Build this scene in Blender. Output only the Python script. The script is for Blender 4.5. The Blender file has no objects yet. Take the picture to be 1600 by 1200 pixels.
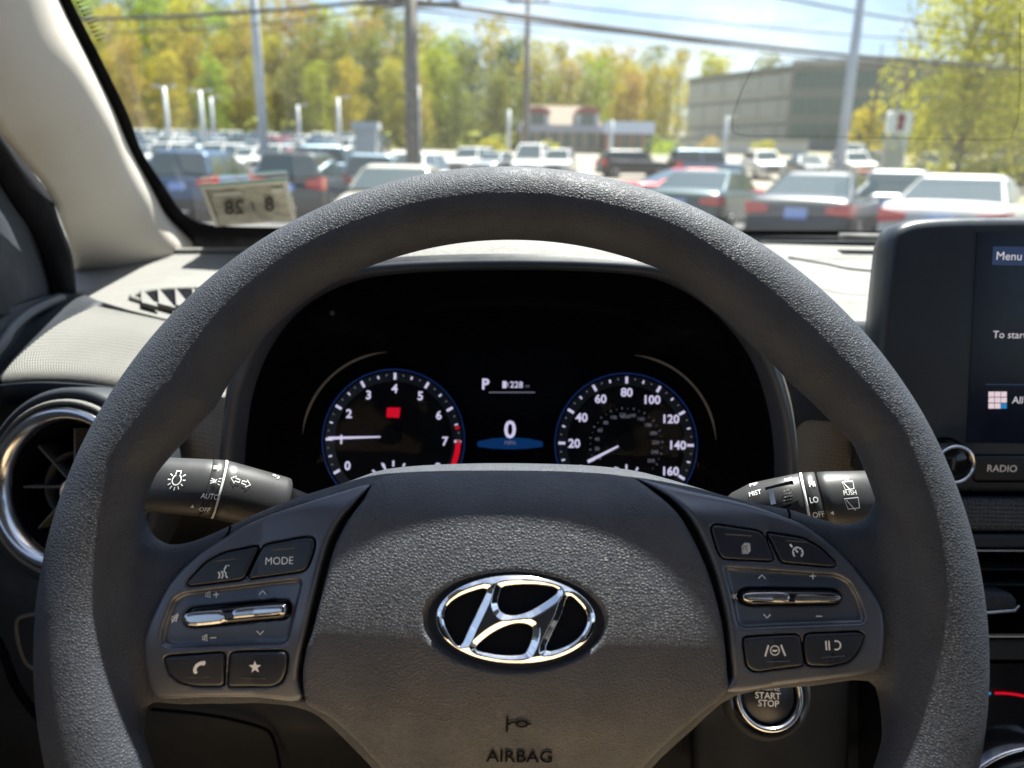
import bpy, bmesh, math, random
import numpy as np
from math import sin, cos, radians as rad, pi, hypot, atan2
from mathutils import Matrix, Vector
RND = random.Random(7)
S = bpy.context.scene
COL = S.collection
# ------------------------------------------------------------------ camera, sky, sun, exposure
PITCH, ROLL, CAMZ, F = rad(16.0), rad(1.0), 1.5, 1200.0
_up0 = np.array([0, sin(PITCH), cos(PITCH)]); _X = np.array([1.0, 0, 0]); FW = np.array([0, cos(PITCH), -sin(PITCH)])
CR = _X*cos(ROLL)+_up0*sin(ROLL); CU = _up0*cos(ROLL)-_X*sin(ROLL); CO = np.array([0, 0, CAMZ])
cd = bpy.data.cameras.new('camera'); cam = bpy.data.objects.new('camera', cd); COL.objects.link(cam)
cd.sensor_width = 36; cd.lens = 27.0; cd.clip_start = 0.02; cd.clip_end = 2000
m = Matrix.Identity(4)
for i in range(3):
    m[i][0] = CR[i]; m[i][1] = CU[i]; m[i][2] = -FW[i]; m[i][3] = CO[i]
cam.matrix_world = m
cd.dof.use_dof = True; cd.dof.focus_distance = 0.36; cd.dof.aperture_fstop = 8.5
S.camera = cam
SUN_EL, SUN_AZ = rad(67.3), rad(25)      # azimuth from straight ahead towards the passenger side
w = bpy.data.worlds.new('World'); S.world = w; w.use_nodes = True
nt = w.node_tree; nt.nodes.clear()
sky = nt.nodes.new('ShaderNodeTexSky'); sky.sky_type = 'NISHITA'; sky.sun_disc = False
sky.sun_elevation = SUN_EL; sky.sun_rotation = SUN_AZ; sky.air_density = 1.0; sky.dust_density = 1.6; sky.ozone_density = 3.0
bg = nt.nodes.new('ShaderNodeBackground'); bg.inputs[1].default_value = 0.05
out = nt.nodes.new('ShaderNodeOutputWorld')
tc = nt.nodes.new('ShaderNodeTexCoord'); mp = nt.nodes.new('ShaderNodeMapping'); mp.inputs['Scale'].default_value = (2.0, 2.0, 9.0)
nz = nt.nodes.new('ShaderNodeTexNoise'); nz.inputs['Scale'].default_value = 2.2; nz.inputs['Detail'].default_value = 6; nz.inputs['Roughness'].default_value = .62
rp = nt.nodes.new('ShaderNodeValToRGB'); rp.color_ramp.elements[0].position = .45; rp.color_ramp.elements[1].position = .68
mx = nt.nodes.new('ShaderNodeMixRGB'); mx.inputs[2].default_value = (9.0, 9.3, 9.5, 1)
L = nt.links.new
L(tc.outputs['Generated'], mp.inputs[0]); L(mp.outputs[0], nz.inputs['Vector']); L(nz.outputs['Fac'], rp.inputs[0])
mlt = nt.nodes.new('ShaderNodeMath'); mlt.operation = 'MULTIPLY'; mlt.inputs[1].default_value = .42
L(rp.outputs[0], mlt.inputs[0]); L(mlt.outputs[0], mx.inputs[0]); L(sky.outputs[0], mx.inputs[1]); L(mx.outputs[0], bg.inputs[0]); L(bg.outputs[0], out.inputs[0])
sl = bpy.data.lights.new('sun', 'SUN'); sl.energy = 5.0; sl.angle = rad(0.53); sl.color = (1, .955, .88)
so = bpy.data.objects.new('sun', sl); COL.objects.link(so)
sdir = Vector((cos(SUN_EL)*sin(SUN_AZ), cos(SUN_EL)*cos(SUN_AZ), sin(SUN_EL)))
so.rotation_euler = sdir.to_track_quat('Z', 'Y').to_euler(); so.location = sdir*60
S.view_settings.view_transform = 'Standard'; S.view_settings.look = 'None'; S.view_settings.gamma = 1
S.view_settings.exposure = 2.05; S.view_settings.use_curve_mapping = False
S.render.engine = 'CYCLES'; cy = S.cycles
cy.use_denoising = True; cy.max_bounces = 7; cy.diffuse_bounces = 4; cy.glossy_bounces = 3; cy.transmission_bounces = 4
cy.transparent_max_bounces = 14; cy.sample_clamp_indirect = 4; cy.sample_clamp_direct = 0; cy.caustics_reflective = False; cy.caustics_refractive = False
# ------------------------------------------------------------------ helpers
def ray(u, v): return CR*(u-800)/F+CU*(600-v)/F+FW
def P(u, v, Y):
    d = ray(u, v); return CO+d*(Y/d[1])
def D(u, v, d): return CO+ray(u, v)*d
def tag(o, label=None, cat=None, group=None, kind=None):
    if label: o['label'] = label
    if cat: o['category'] = cat
    if group: o['group'] = group
    if kind: o['kind'] = kind
    return o
MW = {}
def thing(name, label, cat, loc=(0, 0, 0), mat=None, group=None):
    o = bpy.data.objects.new(name, None); COL.objects.link(o); o.empty_display_size = .05
    M = mat if mat is not None else Matrix.Translation(Vector(loc))
    o.matrix_world = M; MW[o.name] = M.copy()
    return tag(o, label, cat, group)
def rootm(p):
    while p.parent: p = p.parent
    return MW.get(p.name, Matrix.Identity(4))
def mk(name, v, f, mat, parent=None, world=True, smooth=True, mats=None, fm=None):
    me = bpy.data.meshes.new(name)
    v = np.asarray(v, dtype=float).reshape(-1, 3)
    if parent and world:
        Mi = np.array(rootm(parent).inverted()); v = v@Mi[:3, :3].T+Mi[:3, 3]
    me.from_pydata([tuple(p) for p in v], [], [tuple(int(i) for i in q) for q in f]); me.update()
    for mm in (mats or [mat]): me.materials.append(mm)
    if fm is not None: me.polygons.foreach_set('material_index', fm)
    me.polygons.foreach_set('use_smooth', [bool(smooth)]*len(me.polygons))
    bm = bmesh.new(); bm.from_mesh(me); bmesh.ops.recalc_face_normals(bm, faces=bm.faces); bm.to_mesh(me); bm.free()
    o = bpy.data.objects.new(name, me); COL.objects.link(o)
    if parent: o.parent = parent
    return o
def mkthing(name, v, f, mat, label, cat, group=None, **k):
    v = np.asarray(v, float); lo = v.min(0); hi = v.max(0); base = ((lo[0]+hi[0])/2, (lo[1]+hi[1])/2, lo[2])
    o = mk(name, v-np.array(base), f, mat, **k); o.location = base
    return tag(o, label, cat, group)
class MB:
    def __init__(s): s.v = []; s.f = []; s.m = []
    def add(s, v, f, m=0):
        n = len(s.v); s.v += [tuple(p) for p in v]; s.f += [tuple(i+n for i in q) for q in f]; s.m += [m]*len(f); return s
    def build(s, name, mat, parent=None, **k): return mk(name, s.v, s.f, mat, parent, fm=s.m if any(s.m) else None, **k)
def box(c, d, rz=0, m=0):
    x, y, z = [q/2 for q in d]; cs, sn = cos(rz), sin(rz); v = []
    for a in (-1, 1):
        for b in (-1, 1):
            for e in (-1, 1): v.append((c[0]+a*x*cs-b*y*sn, c[1]+a*x*sn+b*y*cs, c[2]+e*z))
    return v, [(0, 1, 3, 2), (4, 6, 7, 5), (0, 4, 5, 1), (2, 3, 7, 6), (0, 2, 6, 4), (1, 5, 7, 3)]
def rings(secs, cap=True, closed=True, loop=False):
    """secs: list of point loops with equal counts -> verts, faces"""
    n = len(secs[0]); v = [tuple(p) for s in secs for p in s]; f = []
    for i in range(len(secs) if loop else len(secs)-1):
        j = (i+1) % len(secs)
        for k in range(n if closed else n-1):
            l = (k+1) % n
            f.append((i*n+k, i*n+l, j*n+l, j*n+k))
    if cap and closed and not loop:
        f.append(tuple(range(n-1, -1, -1))); f.append(tuple((len(secs)-1)*n+k for k in range(n)))
    return v, f
def tube(path, r, seg=8, closed=False):
    path = [np.array(p, float) for p in path]; secs = []; up = np.array([.01, .02, 1.0]); n = len(path)
    for i, p in enumerate(path):
        a = path[(i-1) % n] if (closed or i > 0) else p; b = path[(i+1) % n] if (closed or i < n-1) else p
        t = b-a; t = t/max(np.linalg.norm(t), 1e-9); s = np.cross(t, up)
        if np.linalg.norm(s) < .05: s = np.cross(t, np.array([1.0, 0, 0]))
        s /= np.linalg.norm(s); w_ = np.cross(s, t); rr = r[i] if hasattr(r, '__len__') else r
        secs.append([p+(s*cos(q)+w_*sin(q))*rr for q in np.linspace(0, 2*pi, seg, endpoint=False)])
    return rings(secs, loop=closed)
def spline(pts, n=8, closed=True):
    pts = [np.array(p, float) for p in pts]; N = len(pts); o = []
    for i in range(N if closed else N-1):
        g = lambda k: pts[k % N] if closed else pts[min(max(k, 0), N-1)]
        a, b, c, d = g(i-1), g(i), g(i+1), g(i+2)
        for t in np.linspace(0, 1, n, endpoint=False):
            o.append(.5*((2*b)+(c-a)*t+(2*a-5*b+4*c-d)*t*t+(3*b-a-3*c+d)*t**3))
    if not closed: o.append(pts[-1])
    return np.array(o)
def chaikin(p, it=2, closed=True):
    p = np.array(p, float)
    for _ in range(it):
        q = np.roll(p, -1, 0) if closed else p[1:]
        a = p if closed else p[:-1]
        r = np.stack([a*.75+q*.25, a*.25+q*.75], 1).reshape(-1, p.shape[1])
        p = r if closed else np.vstack([p[:1], r, p[-1:]])
    return p
def sdpoly(poly):
    poly = np.asarray(poly, float); A = poly; B = np.roll(poly, -1, 0)
    def f(x, y):
        x, y = np.broadcast_arrays(np.asarray(x, float), np.asarray(y, float)); d = np.full(x.shape, 1e18); ins = np.zeros(x.shape, bool)
        for (ax, ay), (bx, by) in zip(A, B):
            ex, ey = bx-ax, by-ay; L2 = ex*ex+ey*ey
            if L2 < 1e-12: continue
            wx, wy = x-ax, y-ay; t = np.clip((wx*ex+wy*ey)/L2, 0, 1)
            d = np.minimum(d, (wx-ex*t)**2+(wy-ey*t)**2)
            if ey != 0: ins ^= ((ay > y) != (by > y)) & (x < ax+ex*(y-ay)/ey)
        return np.where(ins, -1, 1)*np.sqrt(d)
    return f
def smin(a, b, k):
    h = np.clip(.5+.5*(b-a)/k, 0, 1); return b*(1-h)+a*h-k*h*(1-h)
def smax(a, b, k): return -smin(-a, -b, k)
def nets(f, lo, hi, h):
    xs = [np.arange(lo[i], hi[i]+h, h) for i in range(3)]
    X, Y, Z = xs[0][:, None, None], xs[1][None, :, None], xs[2][None, None, :]
    V = np.broadcast_to(f(X, Y, Z), tuple(len(q) for q in xs)).astype(np.float32)
    nx, ny, nz_ = V.shape; ins = V < 0
    sh = lambda A, a, b, c: A[a:nx-1+a, b:ny-1+b, c:nz_-1+c]
    cnt = sum(sh(ins, a, b, c).astype(np.int8) for a in (0, 1) for b in (0, 1) for c in (0, 1))
    act = (cnt > 0) & (cnt < 8); idx = -np.ones(act.shape, np.int64); ii = np.argwhere(act); idx[act] = np.arange(len(ii))
    acc = np.zeros((len(ii), 3)); n = np.zeros(len(ii)); cor = [(a, b, c) for a in (0, 1) for b in (0, 1) for c in (0, 1)]
    g = lambda c: V[ii[:, 0]+c[0], ii[:, 1]+c[1], ii[:, 2]+c[2]]
    for p in cor:
        for q in cor:
            if p < q and sum(abs(p[k]-q[k]) for k in range(3)) == 1:
                a, b = g(p), g(q); mk_ = (a < 0) != (b < 0); t = np.where(mk_, a/np.where(a == b, 1, a-b), 0)
                pos = np.array(p)[None]+t[:, None]*(np.array(q)-np.array(p))[None]
                acc[mk_] += pos[mk_]; n[mk_] += 1
    vt = (ii+acc/n[:, None])*h+np.array(lo)
    for _ in range(2):
        e = h*.3; x, y, z = vt.T; F0 = f(x, y, z)
        G = np.stack([(f(x+e, y, z)-f(x-e, y, z)), (f(x, y+e, z)-f(x, y-e, z)), (f(x, y, z+e)-f(x, y, z-e))], 1)/(2*e)
        s = (F0/np.maximum((G**2).sum(1), .15))[:, None]*G; ln = np.linalg.norm(s, axis=1, keepdims=True)
        vt -= s*np.minimum(1, h*.5/np.maximum(ln, 1e-9))
    fs = []
    for ax in range(3):
        sl_ = [slice(None)]*3; sl2 = [slice(None)]*3; sl_[ax] = slice(0, -1); sl2[ax] = slice(1, None)
        ch = ins[tuple(sl_)] != ins[tuple(sl2)]; e = np.argwhere(ch); o = [k for k in range(3) if k != ax]
        e = e[(e[:, o[0]] > 0) & (e[:, o[1]] > 0) & (e[:, o[0]] < V.shape[o[0]]-1) & (e[:, o[1]] < V.shape[o[1]]-1)]
        q = []
        for da, db in ((0, 0), (1, 0), (1, 1), (0, 1)):
            c = e.copy(); c[:, o[0]] -= da; c[:, o[1]] -= db; q.append(idx[c[:, 0], c[:, 1], c[:, 2]])
        fs.append(np.stack(q, 1))
    return vt, np.vstack(fs)
# ------------------------------------------------------------------ materials
def new(name):
    m_ = bpy.data.materials.new(name); m_.use_nodes = True; n = m_.node_tree; return m_, n, n.nodes['Principled BSDF']
def mat(name, col, rough=.5, metal=0, spec=.5, noise=None, bump=None, emit=None, es=1, coat=0):
    """noise=(scale, amount): subtle value mottling; bump=(kind, scale, distance)"""
    m_, n, b = new(name); N = n.nodes.new; K = n.links.new
    b.inputs['Base Color'].default_value = (*col, 1); b.inputs['Roughness'].default_value = rough; b.inputs['Metallic'].default_value = metal
    b.inputs['Specular IOR Level'].default_value = spec; b.inputs['Coat Weight'].default_value = coat; b.inputs['Coat Roughness'].default_value = .04
    tco = N('ShaderNodeTexCoord').outputs['Object']
    if noise:
        t = N('ShaderNodeTexNoise'); t.inputs['Scale'].default_value = noise[0]; t.inputs['Detail'].default_value = 5; K(tco, t.inputs['Vector'])
        mr = N('ShaderNodeMapRange'); mr.inputs['From Min'].default_value = .3; mr.inputs['From Max'].default_value = .7
        mr.inputs['To Min'].default_value = 1-noise[1]; mr.inputs['To Max'].default_value = 1+noise[1]; K(t.outputs['Fac'], mr.inputs['Value'])
        vm = N('ShaderNodeVectorMath'); vm.operation = 'SCALE'; vm.inputs[0].default_value = col; K(mr.outputs[0], vm.inputs['Scale']); K(vm.outputs[0], b.inputs['Base Color'])
    if not metal == 1:
        t2 = N('ShaderNodeTexNoise'); t2.inputs['Scale'].default_value = 38; t2.inputs['Detail'].default_value = 6; t2.inputs['Roughness'].default_value = .65; K(tco, t2.inputs['Vector'])
        m2 = N('ShaderNodeMapRange'); m2.inputs['From Min'].default_value = .3; m2.inputs['From Max'].default_value = .7; m2.inputs['To Min'].default_value = rough*.82; m2.inputs['To Max'].default_value = min(1, rough*1.22+.02)
        K(t2.outputs['Fac'], m2.inputs['Value']); K(m2.outputs[0], b.inputs['Roughness'])
    if emit: b.inputs['Emission Color'].default_value = (*emit, 1); b.inputs['Emission Strength'].default_value = es*.24
    if bump:
        kind, sc, dist = bump; bp = N('ShaderNodeBump'); bp.inputs['Distance'].default_value = dist; bp.inputs['Strength'].default_value = 1
        if kind == 'leather':
            w1 = N('ShaderNodeTexNoise'); w1.inputs['Scale'].default_value = sc*.8; w1.inputs['Detail'].default_value = 1; K(tco, w1.inputs['Vector'])
            mxv = N('ShaderNodeVectorMath'); mxv.operation = 'MULTIPLY_ADD'; mxv.inputs[1].default_value = (.55/sc,)*3; K(w1.outputs['Color'], mxv.inputs[0]); K(tco, mxv.inputs[2])
            vo = N('ShaderNodeTexVoronoi'); vo.feature = 'DISTANCE_TO_EDGE'; vo.inputs['Scale'].default_value = sc; K(mxv.outputs[0], vo.inputs['Vector'])
            mr = N('ShaderNodeMapRange'); mr.interpolation_type = 'SMOOTHSTEP'; mr.inputs['From Max'].default_value = .34; K(vo.outputs['Distance'], mr.inputs['Value'])
            n2 = N('ShaderNodeTexNoise'); n2.inputs['Scale'].default_value = sc*.35; n2.inputs['Detail'].default_value = 3; K(tco, n2.inputs['Vector'])
            ad = N('ShaderNodeMath'); ad.operation = 'MULTIPLY_ADD'; ad.inputs[1].default_value = .22; K(n2.outputs['Fac'], ad.inputs[0]); K(mr.outputs[0], ad.inputs[2])
            K(ad.outputs[0], bp.inputs['Height'])
        elif kind in ('knurl', 'weave'):
            vm = N('ShaderNodeVectorMath'); vm.operation = 'SCALE'; vm.inputs['Scale'].default_value = sc; K(tco, vm.inputs[0])
            sp = N('ShaderNodeSeparateXYZ'); K(vm.outputs[0], sp.inputs[0]); s_ = []
            ax = ('X', 'Y') if kind == 'knurl' else ('X', 'Z')
            pl = N('ShaderNodeMath'); pl.operation = 'ADD'; mi = N('ShaderNodeMath'); mi.operation = 'SUBTRACT'
            if kind == 'knurl':
                pa = N('ShaderNodeMath'); pa.operation = 'SUBTRACT'; K(sp.outputs['Y'], pa.inputs[0]); K(sp.outputs['Z'], pa.inputs[1]); pb = N('ShaderNodeMath'); pb.operation = 'MULTIPLY'; pb.inputs[1].default_value = .38; K(pa.outputs[0], pb.inputs[0]); yy = pb.outputs[0]
            else: yy = sp.outputs['Z']
            for op in (pl, mi):
                K(sp.outputs['X'], op.inputs[0]); K(yy, op.inputs[1]); q = N('ShaderNodeMath'); q.operation = 'SINE'; K(op.outputs[0], q.inputs[0]); s_.append(q)
            mu = N('ShaderNodeMath'); mu.operation = 'MULTIPLY'; K(s_[0].outputs[0], mu.inputs[0]); K(s_[1].outputs[0], mu.inputs[1]); K(mu.outputs[0], bp.inputs['Height'])
        else:
            n2 = N('ShaderNodeTexNoise'); n2.inputs['Scale'].default_value = sc; n2.inputs['Detail'].default_value = 4; K(tco, n2.inputs['Vector']); K(n2.outputs['Fac'], bp.inputs['Height'])
        K(bp.outputs[0], b.inputs['Normal'])
    return m_
def glassmat(name, tint, refl=1.0, ior=1.45, rough=0.0):
    m_, n, b = new(name); n.nodes.remove(b); N = n.nodes.new; K = n.links.new
    o = n.nodes['Material Output']; t = N('ShaderNodeBsdfTransparent'); t.inputs[0].default_value = (*tint, 1)
    g = N('ShaderNodeBsdfGlossy'); g.inputs['Roughness'].default_value = rough; fr = N('ShaderNodeFresnel'); fr.inputs[0].default_value = ior
    mu = N('ShaderNodeMath'); mu.operation = 'MULTIPLY'; mu.inputs[1].default_value = refl; K(fr.outputs[0], mu.inputs[0])
    mi = N('ShaderNodeMixShader'); K(mu.outputs[0], mi.inputs[0]); K(t.outputs[0], mi.inputs[1]); K(g.outputs[0], mi.inputs[2]); K(mi.outputs[0], o.inputs[0])
    return m_
def leafmat(name, col):
    m_, n, b = new(name); n.nodes.remove(b); N = n.nodes.new; K = n.links.new; o = n.nodes['Material Output']
    oi = N('ShaderNodeObjectInfo'); t = N('ShaderNodeTexNoise'); t.inputs['Scale'].default_value = .55; t.inputs['Detail'].default_value = 4
    K(N('ShaderNodeTexCoord').outputs['Object'], t.inputs['Vector'])
    mr = N('ShaderNodeMapRange'); mr.inputs['From Min'].default_value = .3; mr.inputs['From Max'].default_value = .7; mr.inputs['To Min'].default_value = .6; mr.inputs['To Max'].default_value = 1.35
    K(t.outputs['Fac'], mr.inputs['Value'])
    hs = N('ShaderNodeHueSaturation'); hs.inputs['Color'].default_value = (*col, 1)
    mh = N('ShaderNodeMapRange'); mh.inputs['To Min'].default_value = .485; mh.inputs['To Max'].default_value = .52; K(oi.outputs['Random'], mh.inputs['Value']); K(mh.outputs[0], hs.inputs['Hue'])
    K(mr.outputs[0], hs.inputs['Value'])
    d = N('ShaderNodeBsdfDiffuse'); tr = N('ShaderNodeBsdfTranslucent'); K(hs.outputs[0], d.inputs[0]); K(hs.outputs[0], tr.inputs[0])
    mi = N('ShaderNodeMixShader'); mi.inputs[0].default_value = .4; K(d.outputs[0], mi.inputs[1]); K(tr.outputs[0], mi.inputs[2]); K(mi.outputs[0], o.inputs[0]); return m_
# palette ---------------------------------------------------------
M_rim = mat('rim_leather', (.033, .038, .050), .6, spec=.4, bump=('leather', 900, .00016), noise=(60, .15))
M_pad = mat('pad_leather', (.056, .061, .074), .56, spec=.5, bump=('leather', 780, .00019), noise=(60, .12))
M_bezel = mat('satin_bezel', (.11, .118, .142), .34, metal=.55, noise=(90, .05), bump=('n', 9000, .00001))
M_recess = mat('satin_recess', (.085, .09, .11), .3, metal=.5)
M_btn = mat('black_button', (.018, .021, .03), .32, bump=('n', 6000, .00001))
M_gloss = mat('piano_black', (.008, .009, .012), .12)
M_matte = mat('matte_black', (.0025, .003, .005), .8, spec=.05)
M_chrome = mat('chrome', (.88, .88, .9), .07, metal=1)
M_satin = mat('satin_chrome', (.66, .67, .70), .2, metal=1)
M_print = mat('white_print', (.9, .9, .88), .5)
M_silver = mat('silver_paint', (.6, .6, .62), .4, metal=.3)
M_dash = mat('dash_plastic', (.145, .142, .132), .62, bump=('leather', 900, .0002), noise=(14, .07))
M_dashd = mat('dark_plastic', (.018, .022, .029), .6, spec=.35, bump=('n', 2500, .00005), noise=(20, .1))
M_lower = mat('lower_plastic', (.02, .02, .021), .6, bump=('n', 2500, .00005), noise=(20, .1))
M_knurl = mat('knurled_plastic', (.115, .112, .102), .55, noise=(25, .06))
M_knurlc = mat('knurled_cheek_plastic', (.14, .137, .127), .55)
M_knurld = mat('knurled_dark_plastic', (.05, .055, .065), .5, bump=('weave', 1200, .0014))
M_fabric = mat('pillar_fabric', (.50, .46, .40), .85, bump=('n', 1400, .00012), noise=(10, .04))
M_seal = mat('rubber_seal', (.005, .005, .007), .8, spec=.12)
M_frit = mat('glass_frit', (.003, .003, .004), .8, spec=.1)
M_head = mat('headliner', (.13, .15, .19), .9)
M_lap = mat('lap_bounce_tan', (.54, .38, .22), .9)  # tan picked for warm bounce in place of the driver's lap
M_stalk = mat('stalk_plastic', (.034, .034, .035), .42, bump=('n', 3500, .00004))
M_glass = glassmat('windscreen_glass', (.9, .94, .93), .7)
def dusty(m_, amt):
    n = m_.node_tree; N = n.nodes.new; K = n.links.new; o = n.nodes['Material Output']; src = o.inputs[0].links[0].from_socket
    d = N('ShaderNodeBsdfTranslucent'); d.inputs[0].default_value = (.9, .9, .88, 1); t = N('ShaderNodeTexNoise'); t.inputs['Scale'].default_value = 5; t.inputs['Detail'].default_value = 6
    K(N('ShaderNodeTexCoord').outputs['Object'], t.inputs['Vector']); mr = N('ShaderNodeMapRange'); mr.inputs['From Min'].default_value = .3; mr.inputs['From Max'].default_value = .7; mr.inputs['To Min'].default_value = amt*.6; mr.inputs['To Max'].default_value = amt*1.4
    K(t.outputs['Fac'], mr.inputs['Value']); mi = N('ShaderNodeMixShader'); K(mr.outputs[0], mi.inputs[0]); K(src, mi.inputs[1]); K(d.outputs[0], mi.inputs[2]); K(mi.outputs[0], o.inputs[0])
dusty(M_glass, .007)
M_lens = glassmat('cluster_lens', (.95, .95, .96), .06)
M_lav = mat('gauge_light', (.1, .1, .1), .5, emit=(.72, .68, .95), es=.85)
M_lavd = mat('gauge_light_dim', (.1, .1, .1), .5, emit=(.5, .5, .68), es=.28)
M_blue = mat('gauge_blue', (.0, .01, .04), .5, emit=(.01, .06, .35), es=.16)
M_blueb = mat('display_blue', (.0, .01, .05), .5, emit=(.0, .10, .42), es=.22)
M_red = mat('gauge_red', (.1, 0, 0), .5, emit=(.75, .0, .02), es=.75)
M_screen = mat('screen_face', (.003, .004, .009), .14, spec=.3, emit=(.003, .006, .018), es=.2)
M_menu = mat('screen_button', (.01, .02, .05), .3, emit=(.025, .05, .13), es=.5)
M_pink = mat('screen_icon', (.1, .1, .1), .5, emit=(.85, .68, .74), es=.85)
M_stext = mat('screen_text', (.1, .1, .1), .5, emit=(.72, .68, .74), es=.8)
M_iblue = mat('screen_icon_blue', (.0, .1, .2), .5, emit=(.02, .22, .55), es=.8)
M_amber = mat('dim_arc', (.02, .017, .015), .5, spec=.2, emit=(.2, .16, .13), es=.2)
# ------------------------------------------------------------------ lettering and icons
_tc = {}
def glyphs(s, bold=.0):
    k = (s, bold)
    if k in _tc: return _tc[k]
    cu = bpy.data.curves.new('t', 'FONT'); cu.body = s; cu.align_x = 'CENTER'; cu.offset = bold; cu.resolution_u = 3
    o = bpy.data.objects.new('t', cu); COL.objects.link(o); bpy.context.view_layer.update()
    me = bpy.data.meshes.new_from_object(o.evaluated_get(bpy.context.evaluated_depsgraph_get()))
    bm = bmesh.new(); bm.from_mesh(me); bmesh.ops.triangulate(bm, faces=bm.faces)
    bmesh.ops.remove_doubles(bm, verts=bm.verts, dist=1e-5)
    v = np.array([q.co[:2] for q in bm.verts]); f = [tuple(x.index for x in q.verts) for q in bm.faces]
    bm.free(); bpy.data.objects.remove(o); bpy.data.meshes.remove(me); bpy.data.curves.remove(cu)
    v = v-np.array([(v[:, 0].min()+v[:, 0].max())/2, (v[:, 1].min()+v[:, 1].max())/2]); hgt = v[:, 1].max()-v[:, 1].min()
    _tc[k] = (v/hgt, f); return _tc[k]
def strokes(lines, w_=.1):
    V, Fc = [], []
    for ln in lines:
        ln = [np.array(p, float) for p in ln]; n = len(V); cl = np.allclose(ln[0], ln[-1]) and len(ln) > 3
        for i, p in enumerate(ln):
            a = ln[i-1] if i else (ln[-2] if cl else p); b = ln[i+1] if i < len(ln)-1 else (ln[1] if cl else p)
            t = (b-a)/max(np.linalg.norm(b-a), 1e-9); q = np.array([-t[1], t[0]])*w_/2; V += [p+q, p-q]
        for i in range(len(ln)-1): Fc.append((n+2*i, n+2*i+1, n+2*i+3, n+2*i+2))
    return np.array(V), Fc
def arc(cx, cy, r, a0, a1, n=16, ry=None): return [(cx+r*cos(rad(a)), cy+(ry or r)*sin(rad(a))) for a in np.linspace(a0, a1, n)]
def join2(*items):
    V, Fc = [], []
    for v, f in items:
        n = len(V); V += [tuple(p) for p in v]; Fc += [tuple(i+n for i in q) for q in f]
    return np.array(V), Fc
def poly2(p): return np.array(p, float), [tuple(range(len(p)))]
class Plane:
    def __init__(s, o, ex, ey):
        s.o = np.array(o, float); s.ex = np.array(ex, float)/np.linalg.norm(ex); ey = np.array(ey, float); ey = ey-s.ex*np.dot(ey, s.ex); s.ey = ey/np.linalg.norm(ey); s.n = np.cross(s.ex, s.ey)
        if np.dot(s.n, CO-s.o) < 0: s.n = -s.n
    def loc(s, u, v, z=0):
        d = ray(u, v); q = CO+d*(np.dot(s.o+s.n*z-CO, s.n)/np.dot(d, s.n))-s.o; return np.array([np.dot(q, s.ex), np.dot(q, s.ey)])
    def w(s, a, b, c=0): return s.o+s.ex*a+s.ey*b+s.n*c
    def W(s, v, c=0): v = np.asarray(v, float); c = np.asarray(c, float); return s.o+v[:, :1]*s.ex+v[:, 1:2]*s.ey+(c[:, None] if c.ndim else c)*s.n
    def poly(s, pts, z=0): return np.array([s.loc(u, v, z) for u, v in pts])
def mark(name, shape, pl, c, h, rot, mt, parent, z=.0003, thick=0, zf=None, local=False, wrapf=None):
    """flat lettering/icon of unit height at pixel c, height h metres, on plane pl"""
    v, f = shape; a = rad(rot); v = v*h; v = np.stack([v[:, 0]*cos(a)-v[:, 1]*sin(a), v[:, 0]*sin(a)+v[:, 1]*cos(a)], 1)+pl.loc(*c, z)
    zz = np.full(len(v), z) if zf is None else zf(v[:, 0], v[:, 1])+z
    if wrapf: return mk(name, wrapf(v), f, mt, parent, smooth=False)
    vv = np.column_stack([v, zz]) if local else pl.W(v, zz)
    return mk(name, vv, f, mt, parent, world=not local, smooth=False)
def slab(pl, pts, z0, z1, bev=0, chk=2, local=False, closed=True, n=2):
    """prism over a pixel outline on plane pl with a rounded front edge"""
    p = chaikin(pl.poly(pts, z1), chk) if chk else pl.poly(pts, z1)
    A = .5*np.sum(p[:, 0]*np.roll(p[:, 1], -1)-p[:, 1]*np.roll(p[:, 0], -1))
    if A < 0: p = p[::-1]
    t = np.roll(p, -1, 0)-np.roll(p, 1, 0); t /= np.maximum(np.linalg.norm(t, axis=1, keepdims=True), 1e-9); nn = np.stack([-t[:, 1], t[:, 0]], 1)
    secs = [(p, z0)]
    if bev:
        for k in range(n+1):
            a = pi/2*k/n; secs.append((p+nn*bev*(1-cos(a)), z1-bev*(1-sin(a))))
    else: secs.append((p, z1))
    S_ = [(np.column_stack([q, np.full(len(q), z)]) if local else pl.W(q, z)) for q, z in secs]
    return rings(S_)
def patch(rows, n=24, m_=3, spl=True):
    """rows of (u, v, Y) pixel control points -> smooth surface sheet"""
    R = []
    for r in rows:
        r = np.array([P(*q) for q in r]); c = spline(r, 10, closed=False) if spl and len(r) > 2 else r
        s = np.r_[0, np.cumsum(np.linalg.norm(np.diff(c, axis=0), axis=1))]; t = np.linspace(0, s[-1], n)
        R.append(np.stack([np.interp(t, s, c[:, k]) for k in range(3)], 1))
    R = np.array(R)
    if spl and len(R) > 2: R = np.stack([spline(R[:, k], m_, closed=False) for k in range(n)], 1)
    return rings(list(R), cap=False, closed=False)
def knurl(vf, n, h):
    v = np.array(vf[0]).reshape(-1, n, 3); du = np.gradient(v, axis=1); dv = np.gradient(v, axis=0); nn = np.cross(du, dv); nn /= np.linalg.norm(nn, axis=2, keepdims=True)
    if nn[len(nn)//2, n//2, 2]-nn[len(nn)//2, n//2, 1] < 0: nn = -nn
    i, j = np.meshgrid(np.arange(v.shape[0]), np.arange(n), indexing='ij'); v = v+nn*(((i % 2)*(j % 2))*h)[..., None]; return v.reshape(-1, 3), vf[1]
def solid(o, t):
    md = o.modifiers.new('thickness', 'SOLIDIFY'); md.thickness = t; md.offset = -1; return o
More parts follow.
